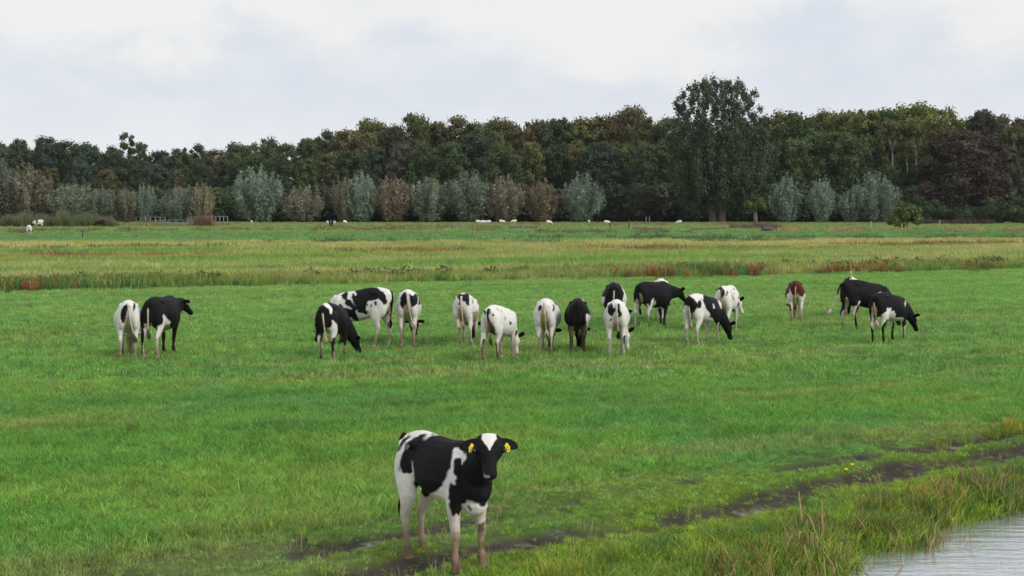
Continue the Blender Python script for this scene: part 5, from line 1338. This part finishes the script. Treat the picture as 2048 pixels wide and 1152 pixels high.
def railing(px0, px1, py, h, lab, mat, bars, posts, name='railing', th=.07):
    (x0, y0), (x1, y1) = at(px0, py), at(px1, py)
    t = empty(name, (x0, y0, 0)); dx, dy = x1 - x0, y1 - y0
    for k in range(posts):
        f = k / (posts - 1); mb = MB(); mb.tube([(dx * f, dy * f, -.1), (dx * f, dy * f, h)], th * .8, 6); mb.build('post', mat, t)
    for b in bars:
        mb = MB(); mb.tube([(0, 0, h * b), (dx, dy, h * b)], th * .55, 6); mb.build('rail', mat, t)
    tag(t, lab, 'railing'); return t
railing(272, 330, 451.5, 1.7, 'left stretch of grey metal railing before the narrow willow', M['steel'], (.97, .6), 7)
railing(312, 378, 453, 1.25, 'low middle stretch of grey metal railing', M['steel'], (.97, .55, .25), 6)
railing(375, 400, 452.5, 1.75, 'short grey metal gate left of the rusty reed clump', M['steel'], (.98, .7, .4, .15), 3)
railing(416, 455, 452, 1.85, 'tall grey metal railing right of the rusty reed clump', M['steel'], (.98, .35), 6, th=.09)
railing(888, 921, 459, .95, 'small dark wooden fence in the far meadow', M['wood'], (.92, .5), 3, 'wooden_fence', .12)
for i, (px, py, w, lab) in enumerate(((1031, 459.5, 22, 'left brick culvert wall in the middle of the far field'), (1062, 460, 20, 'right brick culvert wall in the middle of the far field'), (1279, 462.5, 23, 'brick culvert wall left of its twin near the dark posts'), (1309, 463, 24, 'brick culvert wall right of its twin near the dark posts'), (1398, 462, 22, 'dark culvert wall left of the dead brush'), (1432, 461.5, 30, 'low long culvert wall at the dead brush'))):
    x, y = at(px, py); W_ = w / FPX * y; t = empty('culvert_wall', (x, y, 0)); h = .62 if i < 4 else .5
    mb = MB(); mb.box((0, 0, h * .4), (W_, .35, h * .8)); mb.build('brick_face', M['brick'], t, False)
    mb = MB(); mb.box((0, 0, h * .88), (W_ + .14, .5, .11)); mb.build('coping', M['concrete'], t, False)
    for s in (-1, 1):
        mb = MB(); mb.box((s * (W_ / 2 + .10), -.05, h * .5), (.2, .45, h * 1.0)); mb.build('pier', M['wood'], t, False)
    tag(t, lab, 'culvert', 'low culvert walls over the far ditches')
def post(px, py, h, mat, lab, th=.07, lean=0.0):
    x, y = at(px, py); t = MB(); t.tube([(0, 0, -.1), (lean * .5, 0, h * .5), (lean, 0, h), (lean, 0, h + .04)], [th, th * .95, th * .9, th * .3], 7)
    o = t.build('fence_post', M[mat], None); o.location = (x, y, 0); tag(o, lab, 'post', 'single posts in the far fields')
post(1742, 461, 1.35, 'whitepost', 'thin white post left of the round bush')
post(1878, 459, 1.45, 'whitepost', 'leaning white post right of the round bush', .07, .14)
post(165, 477, .9, 'darkwood', 'short dark post in the green strip at far left')
post(1258, 459, 1.5, 'darkwood', 'dark post left of the brick culvert twins', .09)
post(1220, 459, 1.1, 'darkwood', 'short dark post above the dark ditch', .09)
post(1292, 449, 1.6, 'wood', 'grey post at the foot of the wood, left of a close pair', .1)
post(1299, 449, 1.6, 'wood', 'grey post at the foot of the wood, right of a close pair', .1)
# dark open water of a far ditch and a low sluice box by the brush
x0, y0 = at(1150, 461); x1, y1 = at(1250, 461)
tag(link('far_ditch_water', mesh_from('far_ditch_water', [(x0, y0, .14), (x1, y0, .14), (x1 + .6, y0 + 5, .14), (x0 + 2, y0 + 5, .14)], [(0, 1, 2, 3)]), plain_mat('dark_ditch', (.012, .016, .022), .25, .2, 2)), 'dark strip of ditch water in the far meadow', 'water', kind='structure')
x, y = at(1538, 463.5); t = empty('sluice_box', (x, y, 0))
mb = MB(); mb.box((0, 0, .2), (1.7, .8, .4)); mb.build('box', M['darkwood'], t, False)
mb = MB(); mb.box((0, 0, .45), (1.9, 1.0, .09)); mb.build('lid', M['wood'], t, False)
for s in (-1, 1):
    mb = MB(); mb.box((s * .96, 0, .4), (.14, .9, .8)); mb.build('upright', M['darkwood'], t, False)
tag(t, 'low dark wooden sluice box in the dead brush by the pollard', 'sluice')

# ------------------------------------------------------------------ thin damp air over the polder
hm = bpy.data.materials.new('damp_air'); hm.use_nodes = True; hm.node_tree.nodes.clear()
ho = hm.node_tree.nodes.new('ShaderNodeOutputMaterial'); hv = hm.node_tree.nodes.new('ShaderNodeVolumePrincipled')
hv.inputs['Color'].default_value = (0.80, 0.88, 1.0, 1); hv.inputs['Density'].default_value = 0.000045; hv.inputs['Anisotropy'].default_value = 0.2
hm.node_tree.links.new(hv.outputs[0], ho.inputs['Volume'])
mb = MB(); mb.box((0, 1955, 23), (4600, 4100, 50)); hz_ = mb.build('haze', hm, None, False)
tag(hz_, 'thin pale haze over the far fields and wood', 'haze', kind='stuff')
